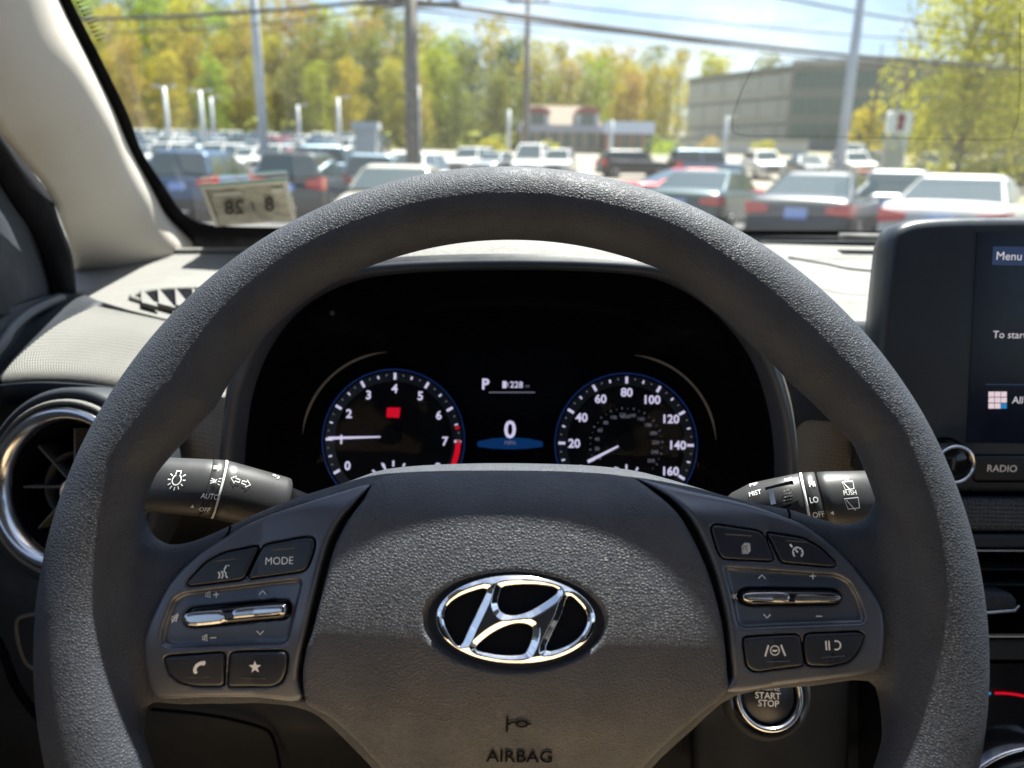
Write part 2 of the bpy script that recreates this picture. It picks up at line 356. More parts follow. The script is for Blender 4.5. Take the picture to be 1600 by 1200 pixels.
# ================================================================== THE PLACE OUTSIDE
_ty = [-60, 22, 34, 50, 75, 100, 130, 200, 900]; _tz = [0, 0, .25, .75, 2.3, 3.1, 4.6, 6.5, 9]
def zt(Y): return float(np.interp(Y, _ty, _tz))
def X_(u, Y): return float(P(u, 255, Y)[0])
def Zv(u, v, Y): return float(P(u, v, Y)[2])
M_ground = mat('verge_ground', (.17, .16, .09), .95, noise=(.25, .35))
M_lot = mat('asphalt', (.09, .09, .088), .9, noise=(1.2, .18), bump=('n', 60, .004))
M_lot2 = mat('pale_asphalt', (.2, .18, .145), .9, noise=(.8, .12))
M_grass = mat('lawn', (.12, .16, .03), .95, noise=(.8, .4))
M_line = mat('road_paint', (.75, .74, .7), .7)
ys = [-60, -20, 0, 10, 22, 28, 34, 42, 50, 62, 75, 88, 100, 130, 200, 900]
def sheet(name, x0, x1, y0, y1, dz, mt, kind='structure'):
    yy = sorted(set([y0, y1]+[y for y in ys if y0 < y < y1])); v = []
    for y in yy: v += [(x0, y, zt(y)+dz), (x1, y, zt(y)+dz)]
    o = mk(name, v, [(2*i, 2*i+1, 2*i+3, 2*i+2) for i in range(len(yy)-1)], mt, smooth=False); return tag(o, kind=kind)
sheet('ground', -900, 900, -60, 900, 0, M_ground)
sheet('parking_lot', -70, 60, -30, 34, .004, M_lot)
sheet('grass_verge', -70, 60, 34, 37, .012, M_grass)
sheet('road', -300, 300, 37.1, 43, .008, M_lot2)
sheet('far_parking_lot', -110, 75, 44, 92, .006, M_lot2)
mb = MB()
for k in range(-9, 14):
    x = k*2.9; v, f = box((x, 16.0, .010), (.1, 5.0, .004), rad(-28)); mb.add(v, f)
for k in range(-20, 20):
    v, f = box((k*7.0, 40.0, zt(40)+.012), (3.0, .12, .004)); mb.add(v, f)
tag(mb.build('lane_markings', M_line, smooth=False), kind='structure')
# ---- cars
_on = ('first second third fourth fifth sixth seventh eighth ninth tenth eleventh twelfth thirteenth fourteenth fifteenth sixteenth seventeenth eighteenth nineteenth'.split(), 'twenty thirty forty fifty'.split())
def ordn(n):
    if n < 20: return _on[0][n-1]
    t, u = divmod(n, 10); return (_on[1][t-2]+'-'+_on[0][u-1]) if u else {2: 'twentieth', 3: 'thirtieth', 4: 'fortieth', 5: 'fiftieth'}[t]
def paint(name, c, metal=.3): return mat('paint_'+name, c, .35, metal=metal, coat=.45)
PT = dict(white=paint('white', (.5, .5, .48), 0), silver=paint('silver', (.24, .26, .28), .6), grey=paint('grey', (.05, .056, .062), .5), dark=paint('dark', (.02, .03, .034), .4),
          blue=paint('blue', (.03, .075, .15), .4), lblue=paint('pale_blue', (.14, .21, .27), .4), red=paint('red', (.35, .02, .03), .2), beige=paint('beige', (.36, .34, .28), .2), black=paint('black', (.012, .013, .016), .2), teal=paint('teal', (.03, .06, .066), .4))
M_cg = mat('car_glass', (.03, .05, .055), .06, spec=.9)
M_tyre = mat('tyre', (.02, .02, .02), .8); M_rimm = mat('wheel_rim', (.5, .5, .52), .3, metal=.9)
M_tail = mat('tail_lamp', (.55, .02, .03), .25, coat=1); M_headl = mat('head_lamp', (.8, .82, .84), .12, coat=1)
M_plate = mat('plate_blue', (.25, .38, .75), .5); M_trim = mat('car_trim', (.02, .02, .022), .5)
KIND = {  # length, half width, lower profile [(x,top)], greenhouse base x0,x1, roof x0,x1, belt z, roof z
 'sedan': (4.7, .915, [(0, .55), (.06, .98), (.3, 1.07), (1.05, 1.06), (3.35, 1.0), (4.3, .86), (4.62, .72), (4.7, .5)], .75, 3.45, 1.65, 2.85, 1.03, 1.44),
 'suv': (4.6, .93, [(0, .6), (.05, 1.05), (.2, 1.1), (1.0, 1.1), (3.3, 1.08), (4.2, 1.0), (4.52, .85), (4.6, .55)], .12, 3.4, .45, 2.75, 1.08, 1.68),
 'hatch': (4.2, .89, [(0, .55), (.05, .98), (.2, 1.02), (.9, 1.02), (3.0, 1.0), (3.85, .86), (4.12, .7), (4.2, .5)], .15, 3.15, .6, 2.45, 1.0, 1.5),
 'pickup': (5.6, .96, [(0, .75), (.04, 1.2), (.2, 1.22), (2.0, 1.22), (4.2, 1.16), (5.2, 1.08), (5.52, .95), (5.6, .6)], 1.9, 4.3, 2.1, 3.7, 1.18, 1.85),
 'van': (5.0, .98, [(0, .6), (.05, 1.1), (.2, 1.15), (1.0, 1.15), (3.9, 1.12), (4.7, .95), (4.93, .8), (5.0, .5)], .08, 4.3, .3, 3.3, 1.13, 1.95),
 'jeep': (4.2, .92, [(0, .6), (.03, 1.12), (.2, 1.15), (1.0, 1.15), (3.0, 1.15), (3.9, 1.1), (4.15, .95), (4.2, .6)], .05, 3.0, .1, 2.75, 1.14, 1.83)}
def car_pieces(kind):
    Ln, hw, prof, g0, g1, r0, r1, zb, zr = KIND[kind]; out_ = {}
    secs = []
    for x, t in prof:
        e = 1-.10*max(0, 1-x/.35)**2-.13*max(0, 1-(Ln-x)/.7)**2; q = hw*e; b = .24+(.12 if x < .05 or x > Ln-.05 else 0)
        secs.append([(x, -q*.86, b), (x, -q*.98, b+.12), (x, -q, .62*t+.1), (x, -q*.955, t-.06), (x, -q*.84, t), (x, q*.84, t), (x, q*.955, t-.06), (x, q, .62*t+.1), (x, q*.98, b+.12), (x, q*.86, b)])
    secs = [s for s in secs]; secs2 = []
    for a, b in zip(secs[:-1], secs[1:]):
        secs2.append(a)
        if b[0][0]-a[0][0] > .6: secs2.append([tuple((p[k]+q[k])/2 for k in range(3)) for p, q in zip(a, b)])
    secs2.append(secs[-1]); out_['body'] = rings(secs2)
    bw, tw = hw*.87, hw*.68
    B = [(g0, -bw, zb-.02), (g0, bw, zb-.02), (g1, bw, zb-.04), (g1, -bw, zb-.04)]; T = [(r0, -tw, zr-.05), (r0, tw, zr-.05), (r1, tw, zr-.05), (r1, -tw, zr-.05)]
    T2 = [(r0+.12, -tw*.82, zr), (r0+.12, tw*.82, zr), (r1-.15, tw*.82, zr), (r1-.15, -tw*.82, zr)]
    out_['cabin'] = rings([B, T, T2])
    def pane(a, b, c, d, i=.1, j=.14):
        a, b, c, d = [np.array(p) for p in (a, b, c, d)]; q = lambda s, t: (a*(1-s)+b*s)*(1-t)+(d*(1-s)+c*s)*t
        p = [q(i, j), q(1-i, j), q(1-i, 1-j), q(i, 1-j)]; n = np.cross(p[1]-p[0], p[3]-p[0]); n /= np.linalg.norm(n)
        cc = np.array([(g0+g1)/2, 0, zb]); n = n if np.dot(n, p[0]-cc) > 0 else -n
        return rings([[x-n*.01 for x in p], [x+n*.012 for x in p]])
    out_['rear_window'] = pane(B[0], B[1], T[1], T[0], .05, .05); out_['windshield'] = pane(B[2], B[3], T[3], T[2], .05, .05)
    for s, nm in ((0, 'side_window'), (1, 'side_window.')):
        i, j = (1, 2) if s == 0 else (0, 3)
        mid = .5; Bm = tuple((B[i][k]+B[j][k])/2 for k in range(3)); Tm = tuple((T[i][k]+T[j][k])/2 for k in range(3))
        v, f = pane(B[i], Bm, Tm, T[i], .05, .07); v2, f2 = pane(Bm, B[j], T[j], Tm, .05, .07)
        out_[nm] = (list(v)+list(v2), list(f)+[tuple(k+8 for k in q) for q in f2])
    R = .36 if kind in ('jeep', 'pickup') else .33; wh = []
    for x in (.85 if kind != 'pickup' else 1.2, Ln-.88):
        for s in (-1, 1):
            c = (x, s*(hw-.08), R); ty = rings([[(c[0]+q*R*cos(a), c[1]+s*o_, c[2]+q*R*sin(a)) for a in np.linspace(0, 2*pi, 18, endpoint=False)] for q, o_ in ((.6, -.14), (1, -.12), (1, .08), (.7, .1))])
            rm = rings([[(c[0]+q*R*cos(a), c[1]+s*o_, c[2]+q*R*sin(a)) for a in np.linspace(0, 2*pi, 14, endpoint=False)] for q, o_ in ((.68, .09), (.66, .106), (.2, .09))]); wh.append((ty, rm))
    out_['wheels'] = wh
    tz = prof[1][1]-.17; tl = []
    for s in (-1, 1):
        y0, y1 = s*hw*.52, s*hw*.93
        if kind in ('jeep', 'pickup', 'van'): y0 = s*hw*.8
        zz = tz if kind != 'suv' else tz+.02; hh = .13 if kind in ('sedan', 'hatch') else .2
        tl.append(rings([[(-.02, y0, zz-hh*.3), (-.02, y0, zz+hh*.5), (.0, y1, zz+hh), (.0, y1, zz-hh*.6)], [(.14, y0, zz-hh*.3), (.14, y0, zz+hh*.5), (.3, s*hw*1.0, zz+hh), (.3, s*hw*1.0, zz-hh*.6)]]))
    out_['taillights'] = tl; hl = []
    for s in (-1, 1):
        zz = prof[-2][1]-.08; x = prof[-2][0]+.02
        hl.append(rings([[(x+.04, s*hw*.4, zz-.07), (x+.04, s*hw*.4, zz+.05), (x-.05, s*hw*.78, zz+.08), (x-.05, s*hw*.78, zz-.05)], [(x-.2, s*hw*.4, zz-.07), (x-.2, s*hw*.4, zz+.05), (x-.4, s*hw*.88, zz+.1), (x-.4, s*hw*.88, zz-.05)]]))
    out_['headlights'] = hl
    out_['licence_plate'] = box((-.015, 0, prof[1][1]-.22 if kind in ('sedan', 'hatch', 'suv') else .62), (.03, .36, .17))
    out_['bumper'] = rings([[(x, -hw*q, .3), (x, -hw*q, .52), (x, hw*q, .52), (x, hw*q, .3)] for x, q in ((-.05, .8), (.02, .93), (.3, 1.005))])
    out_['grille'] = box((Ln-.02, 0, .58), (.08, hw*.9, .2))
    if kind == 'jeep': out_['spare_wheel'] = rings([[(x, .4*q*cos(a), .95+.4*q*sin(a)) for a in np.linspace(0, 2*pi, 18, endpoint=False)] for x, q in ((0, 1), (-.2, 1), (-.24, .8), (-.24, .2))])
    if kind == 'pickup': out_['bed_liner'] = box((1.0, 0, 1.225), (1.6, hw*1.6, .012))
    return out_
_proto = {}
MATS = {'cabin': 0, 'body': 0}
def slotpaint(o, mt):
    o.material_slots[0].link = 'OBJECT'; o.material_slots[0].material = mt
def car_matrix(u, Y, a):
    d = (sin(a), cos(a)); x = X_(u, Y); s = (zt(Y+4*d[1])-zt(Y))/4 if abs(d[1]) > .01 else 0
    M = Matrix(((d[0], -d[1], 0, x), (d[1], d[0], 0, Y), (s, 0, 1, zt(Y)+.012), (0, 0, 0, 1))); return M
def near_car(kind, u, Y, deg, col, label, group=None):
    M = car_matrix(u, Y, rad(deg)); t = thing('parked_car', label, 'car' if kind not in ('pickup', 'van', 'jeep') else {'pickup': 'pickup truck', 'van': 'van', 'jeep': 'off-road car'}[kind], mat=M, group=group)
    if kind not in _proto:
        pc = car_pieces(kind); lst = []
        def q(nm, vf, mt, par, painted=False):
            o = mk(nm, vf[0], vf[1], mt, None, world=False, smooth=nm in ('wheel',)); o.parent = par; 
            if painted: slotpaint(o, PT[col])
            if nm == 'body': md = o.modifiers.new('round', 'SUBSURF'); md.levels = md.render_levels = 2; o.data.polygons.foreach_set('use_smooth', [True]*len(o.data.polygons))
            if nm == 'cabin': md = o.modifiers.new('round', 'BEVEL'); md.width = .09; md.segments = 3; md.angle_limit = rad(25)
            return o
        for nm in ('body', 'cabin'): lst.append((q(nm, pc[nm], PT['white'], t, True), None))
        for nm in ('rear_window', 'windshield', 'side_window', 'side_window.'): lst.append((q(nm.rstrip('.'), pc[nm], M_cg, t), None))
        for ty, rm in pc['wheels']:
            a = q('wheel', ty, M_tyre, t); b = q('rim', rm, M_rimm, a); lst += [(a, None), (b, a)]
        for x in pc['taillights']: lst.append((q('taillight', x, M_tail, t), None))
        for x in pc['headlights']: lst.append((q('headlight', x, M_headl, t), None))
        lst.append((q('licence_plate', pc['licence_plate'], M_plate, t), None)); lst.append((q('bumper', pc['bumper'], M_trim if kind != 'sedan' else PT['white'], t, kind == 'sedan'), None))
        lst.append((q('grille', pc['grille'], M_trim, t), None))
        for nm, mt in (('spare_wheel', M_tyre), ('bed_liner', M_trim)):
            if nm in pc: lst.append((q(nm, pc[nm], mt, t), None))
        _proto[kind] = lst
    else:
        mp_ = {}
        for o, par in _proto[kind]:
            c = o.copy(); COL.objects.link(c); c.parent = mp_[par] if par else t; mp_[o] = c
            if c.material_slots[0].link == 'OBJECT': c.material_slots[0].material = PT[col]
    return t
_far = {}
def far_car(kind, u, Y, deg, col, label, group):
    if (kind, col) not in _far:
        pc = car_pieces(kind); b = MB()
        for nm in ('body', 'cabin'): b.add(*pc[nm], 0)
        for nm in ('rear_window', 'windshield', 'side_window', 'side_window.'): b.add(*pc[nm], 1)
        for ty, rm in pc['wheels']: b.add(*ty, 2); b.add(*rm, 3)
        for x in pc['taillights']: b.add(*x, 4)
        for x in pc['headlights']: b.add(*x, 5)
        b.add(*pc['grille'], 2); b.add(*pc['bumper'], 0)
        o = b.build('parked_car', None, world=False, smooth=False, mats=[PT[col], M_cg, M_tyre, M_rimm, M_tail, M_headl]); _far[(kind, col)] = o.data
    else: o = bpy.data.objects.new('parked_car', _far[(kind, col)]); COL.objects.link(o)
    o.matrix_world = car_matrix(u, Y, rad(deg)); return tag(o, label, {'pickup': 'pickup truck', 'van': 'van', 'jeep': 'off-road car'}.get(kind, 'car'), group)
g1 = 'cars parked in the near row'
near_car('suv', 272, 19.0, -4, 'blue', 'dark blue parked SUV behind the A-pillar edge, rear towards us above the sticker', g1)
near_car('suv', 445, 19.5, -2, 'dark', 'dark green-black SUV with red tail lamps, just right of the blue SUV', g1)
near_car('sedan', 652, 17.5, 181, 'beige', 'pale beige sedan with dark windscreen at the foot of the wooden utility pole', g1)
near_car('suv', 575, 23, -3, 'lblue', 'pale blue SUV partly hidden between the dark SUV and the beige sedan', g1)
near_car('sedan', 1062, 16.2, 30, 'teal', 'dark teal sedan in front of the white off-road car, beside the wheel rim', g1)
near_car('sedan', 1252, 13.3, 31, 'grey', 'grey sedan with red tail lamps and blue licence plate, middle of the near row', g1)
near_car('sedan', 1482, 11.6, 36, 'white', 'large white sedan with long rear window behind the touchscreen', g1)
near_car('hatch', 1402, 17.0, 30, 'silver', 'pale silver hatchback roof showing between the grey and the white sedans', g1)
near_car('sedan', 970, 22.5, 80, 'red', 'red car whose roof just clears the top of the steering wheel', g1)
near_car('sedan', 362, 27, 200, 'grey', 'grey saloon car behind the gap of the two dark SUVs', g1)
g2 = 'cars at the kerb across the lane'
near_car('pickup', 612, 33, 250, 'lblue', 'white-blue pickup truck beside the wooden utility pole', g2)
near_car('jeep', 1050, 46, 82, 'lblue', 'boxy white off-road car with a spare wheel on its back, seen side-on', g2)
near_car('suv', 672, 30, 190, 'white', 'white SUV just right of the wooden utility pole', g2)
near_car('suv', 935, 50, 80, 'black', 'black SUV parked in front of the brick shop', g2)
for (k, u, Y, a, c, l) in [
  ('suv', 760, 50, 200, 'white', 'white SUV facing us in front of the round yellow shrub'), ('sedan', 795, 50, 200, 'silver', 'silver sedan between the two round yellow shrubs'),
  ('van', 842, 50, 190, 'white', 'white van in front of the brown-roofed house'), ('suv', 880, 50, 190, 'white', 'white SUV beside the white van by the house'),
  ('suv', 1178, 54, 182, 'white', 'white SUV facing us below the clipped round hedge shrub'), ('sedan', 1242, 54, 182, 'dark', 'dark sedan with glinting bonnet below the grey office block'),
  ('suv', 1312, 55, 182, 'white', 'white SUV facing us at the foot of the tall grey lamp pole'), ('pickup', 1345, 64, 215, 'silver', 'silver pickup truck on the rise behind the lamp pole'),
  ('suv', 1362, 55, 182, 'grey', 'grey SUV facing us beside the pylon sign'), ('suv', 1450, 55, 182, 'silver', 'silver SUV facing us right of the pylon sign'),
  ('sedan', 1530, 56, 182, 'black', 'black sedan among the yellow shrubs'), ('suv', 1585, 56, 182, 'white', 'white SUV near the yellow shrubs at the picture edge')]:
    far_car(k, u, Y, a, c, l, 'cars in front of the office block and house')
cols = ['white', 'white', 'lblue', 'white', 'silver', 'white', 'blue', 'white', 'grey', 'red', 'white', 'silver', 'dark']
KN = {'white': 'white', 'lblue': 'pale blue', 'silver': 'silver', 'blue': 'dark blue', 'grey': 'grey', 'red': 'red', 'dark': 'near-black'}
for r, (Y, u0, u1, st, g) in enumerate(((76, 205, 620, 22, 'cars in the farthest row under the trees'), (62, 212, 605, 27, 'cars in the middle of the far lot'), (48, 225, 570, 38, 'cars at the near edge of the far lot'))):
    for i, u in enumerate(np.arange(u0, u1, st)):
        c = cols[(i*5+r*3) % len(cols)] if not (r == 2 and 465 < u < 500) else 'red'; k = ('suv', 'sedan', 'suv', 'hatch')[(i+r) % 4]
        far_car(k, u+RND.uniform(-4, 4), Y+RND.uniform(-.5, .5), 180+RND.uniform(-4, 4)+8, c, f'small {KN[c]} car, {ordn(i+1)} from the A-pillar in {("the farthest row below the wood", "the middle row of the far lot", "the front row of the far lot")[r]}', g)
# ---- weathered rail beside the near row
a, b = P(1340, 268, 19.5), P(1506, 281, 17.0); dr = b-a
v, f = tube([a, b], .055, 6); rl = thing('guard_rail', 'low weathered red-brown rail behind the silver hatchback', 'rail', (a[0], a[1], 0))
mk('rail_beam', v, f, mat('weathered_red', (.42, .2, .15), .8, noise=(2.5, .4)), rl)
for t in (.05, .5, .95):
    p = a+dr*t; v, f = tube([(p[0], p[1], 0), (p[0], p[1], p[2])], .04, 6); mk('post', v, f, M_rimm, rl)
# ---- poles
M_pole = mat('galvanised_pole', (.55, .58, .6), .5, metal=.3, noise=(3, .1)); M_wood = mat('weathered_wood', (.17, .155, .13), .9, noise=(5, .3), bump=('n', 30, .01))
M_lamp = mat('lamp_head', (.4, .42, .43), .5); M_conc = mat('concrete', (.45, .43, .39), .9, noise=(3, .15))
def pole(u, Y, vtop, dia, label, name='street_lamp', cat='street lamp', head=True, mt=None, group=None, arm=1):
    hs_ = .45 if Y > 40 else 1
    x = X_(u, Y); z0 = zt(Y); zt_ = Zv(u, vtop, Y); t = thing(name, label, cat, (x, Y, z0), group=group)
    v, f = tube([(x, Y, z0), (x, Y, z0+(zt_-z0)*.5), (x, Y, zt_)], [dia/2, dia*.44, dia*.36], 12); mk('pole', v, f, mt or M_pole, t)
    v, f = tube([(x, Y, z0-.05), (x, Y, z0+.5)], dia*.95, 12); mk('base', v, f, M_conc if not mt else mt, t)
    if head:
        for s in ((-1, 1) if arm == 2 else (arm,)):
            v, f = tube([(x, Y, zt_-.1), (x+s*.9*hs_, Y, zt_+.1*hs_)], .05*hs_, 6); mk('bracket', v, f, M_pole, t)
            v, f = box((x+s*1.15*hs_, Y, zt_+.1*hs_), (.75*hs_, .36*hs_, .14)); mk('lamp_housing', v, f, M_lamp, t, smooth=False)
    return t
pole(414, 24, -150, .30, 'tall pale lamp pole standing among the parked cars below the wood')
pole(1312, 18.5, -190, .24, 'tall grey lamp pole in front of the office block', arm=-1)
for (u, Y, vt, l) in [(268, 48, 136, 'short lamp post nearest the A-pillar'), (322, 48, 142, 'short lamp post second from the A-pillar'), (338, 62, 152, 'thin farther lamp post beside the second short one'),
                      (470, 60, 165, 'thin lamp post over the red car'), (532, 50, 153, 'lamp post midway between the tall pole and the utility pole'), (1130, 50, 182, 'short pale post left of the clipped round shrub')]:
    pole(u, Y, vt, .3, l, group='short lamp posts in the far lot', arm=2 if Y < 50 else 1)
pole(794, 70, 172, .4, 'white post in front of the house wall', 'bollard_post', 'post', False, group='white posts by the house'); pole(953, 70, 188, .4, 'white post between the house and the flat shop', 'bollard_post', 'post', False, group='white posts by the house')
pole(1409, 40, 190, .2, 'thin slanting-looking pale post beside the pylon sign', 'bollard_post', 'post', False)
def utility(u, Y, vt, dia, label):
    t = pole(u, Y, vt, dia, label, 'utility_pole', 'utility pole', False, M_wood); x = X_(u, Y); z = Zv(u, vt, Y)
    v, f = box((x, Y, z-1.0), (2.6, .12, .14)); mk('crossarm', v, f, M_wood, t, smooth=False)
    for s in (-1.15, -.5, .5, 1.15):
        v, f = tube([(x+s, Y, z-.95), (x+s, Y, z-.7)], .06, 8); mk('insulator', v, f, M_lamp, t)
    v, f = tube([(x+.2, Y-.12, 0), (x+.2, Y-.12, z-3)], .03, 6); mk('conduit', v, f, M_lamp, t); return t
utility(646, 22, -60, .44, 'thick weathered wooden utility pole near the windscreen centre'); utility(820, 52, -25, .42, 'thinner wooden utility pole behind the wheel rim, beside the house')
M_wire = mat('cable', (.03, .03, .03), .6)
def wire(p0, p1, r, label, sag=.4, bundle=0):
    a, b = P(*p0), P(*p1); L_ = []
    for t in np.linspace(0, 1, 16): q = a+(b-a)*t; q[2] -= sag*4*t*(1-t); L_.append(q)
    v, f = tube(L_, r, 6); return mkthing('overhead_cable', v, f, M_wire, label, 'cable', 'overhead cables')
wire((560, -12, 22), (1720, 112, 46), .075, 'thickest overhead cable sloping across the sky above the office block')
wire((640, 2, 22), (1720, 122, 46), .03, 'thin overhead cable directly below the thickest one')
wire((640, 14, 22), (1720, 100, 50), .028, 'lower thin overhead cable over the tree tops')
wire((700, -14, 22), (1720, 70, 50), .025, 'thin overhead cable above the thickest one')
wire((1180, -12, 30), (1760, 62, 50), .04, 'overhead cable highest over the yellow tree')
wire((60, 30, 24), (646, -6, 22), .05, 'overhead cable running from the A-pillar to the utility pole', .15)
wire((60, 52, 26), (646, 8, 22), .022, 'thin lower cable between the A-pillar and the utility pole', .2)
wire((700, 30, 50), (1720, 140, 60), .03, 'faint lowest cable just over the wood')
# ---- buildings
M_cl = mat('grey_cladding', (.40, .405, .41), .7, noise=(.4, .06)); M_cl2 = mat('grey_cladding_dark', (.22, .225, .215), .7); M_bwin = mat('office_glass', (.10, .14, .12), .15, spec=.8); M_roofg = mat('grey_roof', (.25, .25, .25), .8)
def quadwall(t, a, b, z0, z1, name, mt, thick=.3, off=0):
    a, b = np.array(a, float), np.array(b, float); d = (b-a)/np.linalg.norm(b-a); n = np.array([d[1], -d[0]]); n = n if n[1] < 0 else -n
    p = [a+n*off, b+n*off, b+n*(off-thick), a+n*(off-thick)]; return mk(name, *rings([[(*q, z0) for q in p], [(*q, z1) for q in p]]), mt, t, smooth=False)
bx0, by0, bx1, by1 = X_(1068, 150), 150, X_(1243, 126), 126
bl = thing('office_block', 'long grey three-storey office block with banded cladding behind the lamp pole', 'building', (bx0, by0, zt(by0)))
z0, zT = 3.6, Zv(1243, 106, 126); a_, b_ = (bx0, by0), (bx1, by1); quadwall(bl, a_, b_, z0, zT, 'wall', M_cl, 14)
for k in range(3):
    za = z0+1.0+(zT-z0)*(k*.31+.08); zc = za+(zT-z0)*.19
    for j in range(6):
        s0, s1 = .015+j*.163, .015+j*.163+.155; p0 = (bx0+(bx1-bx0)*s0, by0+(by1-by0)*s0); p1 = (bx0+(bx1-bx0)*s1, by0+(by1-by0)*s1)
        quadwall(bl, p0, p1, za, zc, 'cladding_panel', M_cl, .3, .18)
    quadwall(bl, a_, b_, zc+.05, zc+.55, 'band', M_cl2, .2, .08)
quadwall(bl, a_, b_, zT, zT+.7, 'parapet', M_cl2, 1.0, .3)
ob = thing('glass_office_wing', 'grey office wing with green-tinted window strips right of the banded block', 'building', (X_(1215, 122), 122, zt(122)))
c0, c1, c2 = (X_(1222, 121), 121), (X_(1385, 116), 116), (X_(1640, 128), 128); zW = Zv(1380, 98, 116)
quadwall(ob, c0, c1, z0, zW, 'wall', M_cl2, 16); quadwall(ob, c1, c2, z0, zW+.4, 'wall', M_cl2, 14)
for k in range(3):
    for j in range(7):
        s0, s1 = .04+j*.135, .04+j*.135+.12; p0 = tuple(np.array(c0)+(np.array(c1)-np.array(c0))*s0); p1 = tuple(np.array(c0)+(np.array(c1)-np.array(c0))*s1); za = z0+2.0+k*3.6
        quadwall(ob, p0, p1, za, za+2.3, 'window', M_bwin, .2, .06)
    for j in range(8):
        s0, s1 = .03+j*.12, .03+j*.12+.1; p0 = tuple(np.array(c1)+(np.array(c2)-np.array(c1))*s0); p1 = tuple(np.array(c1)+(np.array(c2)-np.array(c1))*s1); za = z0+2.0+k*3.6
        quadwall(ob, p0, p1, za, za+2.3, 'window', M_bwin, .2, .06)
quadwall(ob, c0, c1, zW, zW+.8, 'parapet', M_cl, 1.0, .3)
M_shin = mat('brown_shingle', (.22, .17, .13), .9, noise=(2, .2)); M_wh = mat('white_siding', (.42, .45, .5), .7); M_brick = mat('brick_wall', (.36, .2, .15), .9, noise=(3, .2)); M_redt = mat('red_trim', (.24, .09, .08), .7)
M_siding = mat('pale_siding', (.3, .33, .38), .7); HY = 88; hs = thing('shop_house', 'brown-roofed shop house with two red-trimmed dormers beyond the car park', 'house', (X_(880, HY), HY, zt(HY)))
hx0, hx1 = X_(812, HY), X_(940, HY); hz = zt(HY)-.3; e1 = Zv(880, 206, HY); rz_ = Zv(880, 162, HY)
quadwall(hs, (hx0, HY), (hx1, HY), hz, e1, 'wall', mat('tan_wall', (.42, .36, .28), .9, noise=(1, .1)), 9)
mk('roof', *rings([[(hx0-.4, HY-.5, e1), (hx1+.4, HY-.5, e1), (hx1+.4, HY+9.5, e1), (hx0-.4, HY+9.5, e1)], [(hx0+1.2, HY+3.5, rz_), (hx1-1.2, HY+3.5, rz_), (hx1-1.2, HY+5.5, rz_), (hx0+1.2, HY+5.5, rz_)]]), M_shin, hs, smooth=False)
quadwall(hs, (hx0-.3, HY), (hx1+.3, HY), e1-.1, e1+.7, 'fascia', M_siding, .3, .7)
for u in (838, 915):
    x = X_(u, HY); z = Zv(u, 204, HY); quadwall(hs, (x-1.25, HY), (x+1.25, HY), z, z+1.9, 'dormer', M_wh, 2.6, .35); 
    mk('dormer_roof', *rings([[(x+1.4*q*cos(a), HY+d, z+1.75+.7*q*sin(a)) for a in np.linspace(0, pi, 9)] for d, q in ((-.75, 1), (2.6, 1))]), M_redt, hs, smooth=False)
    quadwall(hs, (x-.75, HY), (x+.75, HY), z+.15, z+1.75, 'window', M_bwin, .1, .42)
for k in range(7):
    x = hx0+.7+k*1.32; quadwall(hs, (x, HY), (x+.85, HY), hz+.9, hz+2.6, 'window', M_bwin, .1, .05)
sp_ = thing('flat_roofed_shop', 'low brick shop with a pale blue sign band attached beside the brown-roofed house', 'building', (X_(980, HY-2), HY-2, zt(HY)))
sx0, sx1 = X_(944, HY-2), X_(1016, HY-2); sz = Zv(980, 208, HY-2)
quadwall(sp_, (sx0, HY-2), (sx1, HY-2), hz, sz, 'wall', M_brick, 8); quadwall(sp_, (sx0-.2, HY-2), (sx1+.2, HY-2), sz-.05, sz+1.15, 'sign_band', mat('sign_band_blue', (.5, .58, .72), .6), .5, .4)
for k in range(4): quadwall(sp_, (sx0+.5+k*1.25, HY-2), (sx0+1.3+k*1.25, HY-2), hz+.6, hz+2.4, 'window', M_bwin, .1, .06)
# long low white building behind the shrubs
lw = thing('low_store', 'long low pale store wall running behind the shrubs under the office block', 'building', (X_(1150, 100), 100, zt(100)))
quadwall(lw, (X_(1020, 100), 100), (X_(1260, 100), 100), zt(100)-.4, Zv(1150, 219, 100), 'wall', mat('pale_wall', (.5, .52, .53), .8), 6)
quadwall(lw, (X_(1020, 100), 100), (X_(1260, 100), 100), Zv(1150, 219, 100), Zv(1150, 215, 100), 'eave', M_roofg, 6.6, .4)
# ---- signs
SY = 39; q_ = SY/58
sg = thing('pylon_sign', 'white rounded pylon sign with a dark red figure, on a grey louvred base', 'sign', (X_(1394, SY), SY, zt(SY)))
x = X_(1394, SY); za, zb_ = Zv(1394, 209, SY), Zv(1394, 174, SY)
pl = Plane((x, SY-.4*q_, (za+zb_)/2), (1, 0, 0), (0, 0, 1)); hh = (zb_-za)/2
c_ = .22*q_; pp = np.array([(sx*(.82*q_-c_)+c_*cos(a), sy*(hh-c_)+c_*sin(a)) for sx, sy, a0 in ((1, 1, 0), (-1, 1, 90), (-1, -1, 180), (1, -1, 270)) for a in [rad(a0+t) for t in (0, 30, 60, 90)]])
mk('sign_panel', *rings([pl.W(pp, -.4), pl.W(pp, 0)]), mat('sign_white', (.8, .8, .8), .5), sg, smooth=False)
mk('emblem', *rings([pl.W(chaikin(np.array(q)*q_, 1), 0), pl.W(chaikin(np.array(q)*q_, 1), .03)][:2]) if (q := [(-.35, -.55), (.3, -.55), (.18, -.1), (.32, .3), (.1, .62), (-.2, .6), (-.32, .25), (-.15, 0)]) else None, mat('maroon', (.25, .03, .04), .6), sg, smooth=False)
for k in range(5):
    v, f = box((x-.05*q_, SY-.2*q_, za-(.18+k*.2)*q_), (1.5*q_, .4, .13*q_)); mk('louvre', v, f, M_lamp, sg, smooth=False)
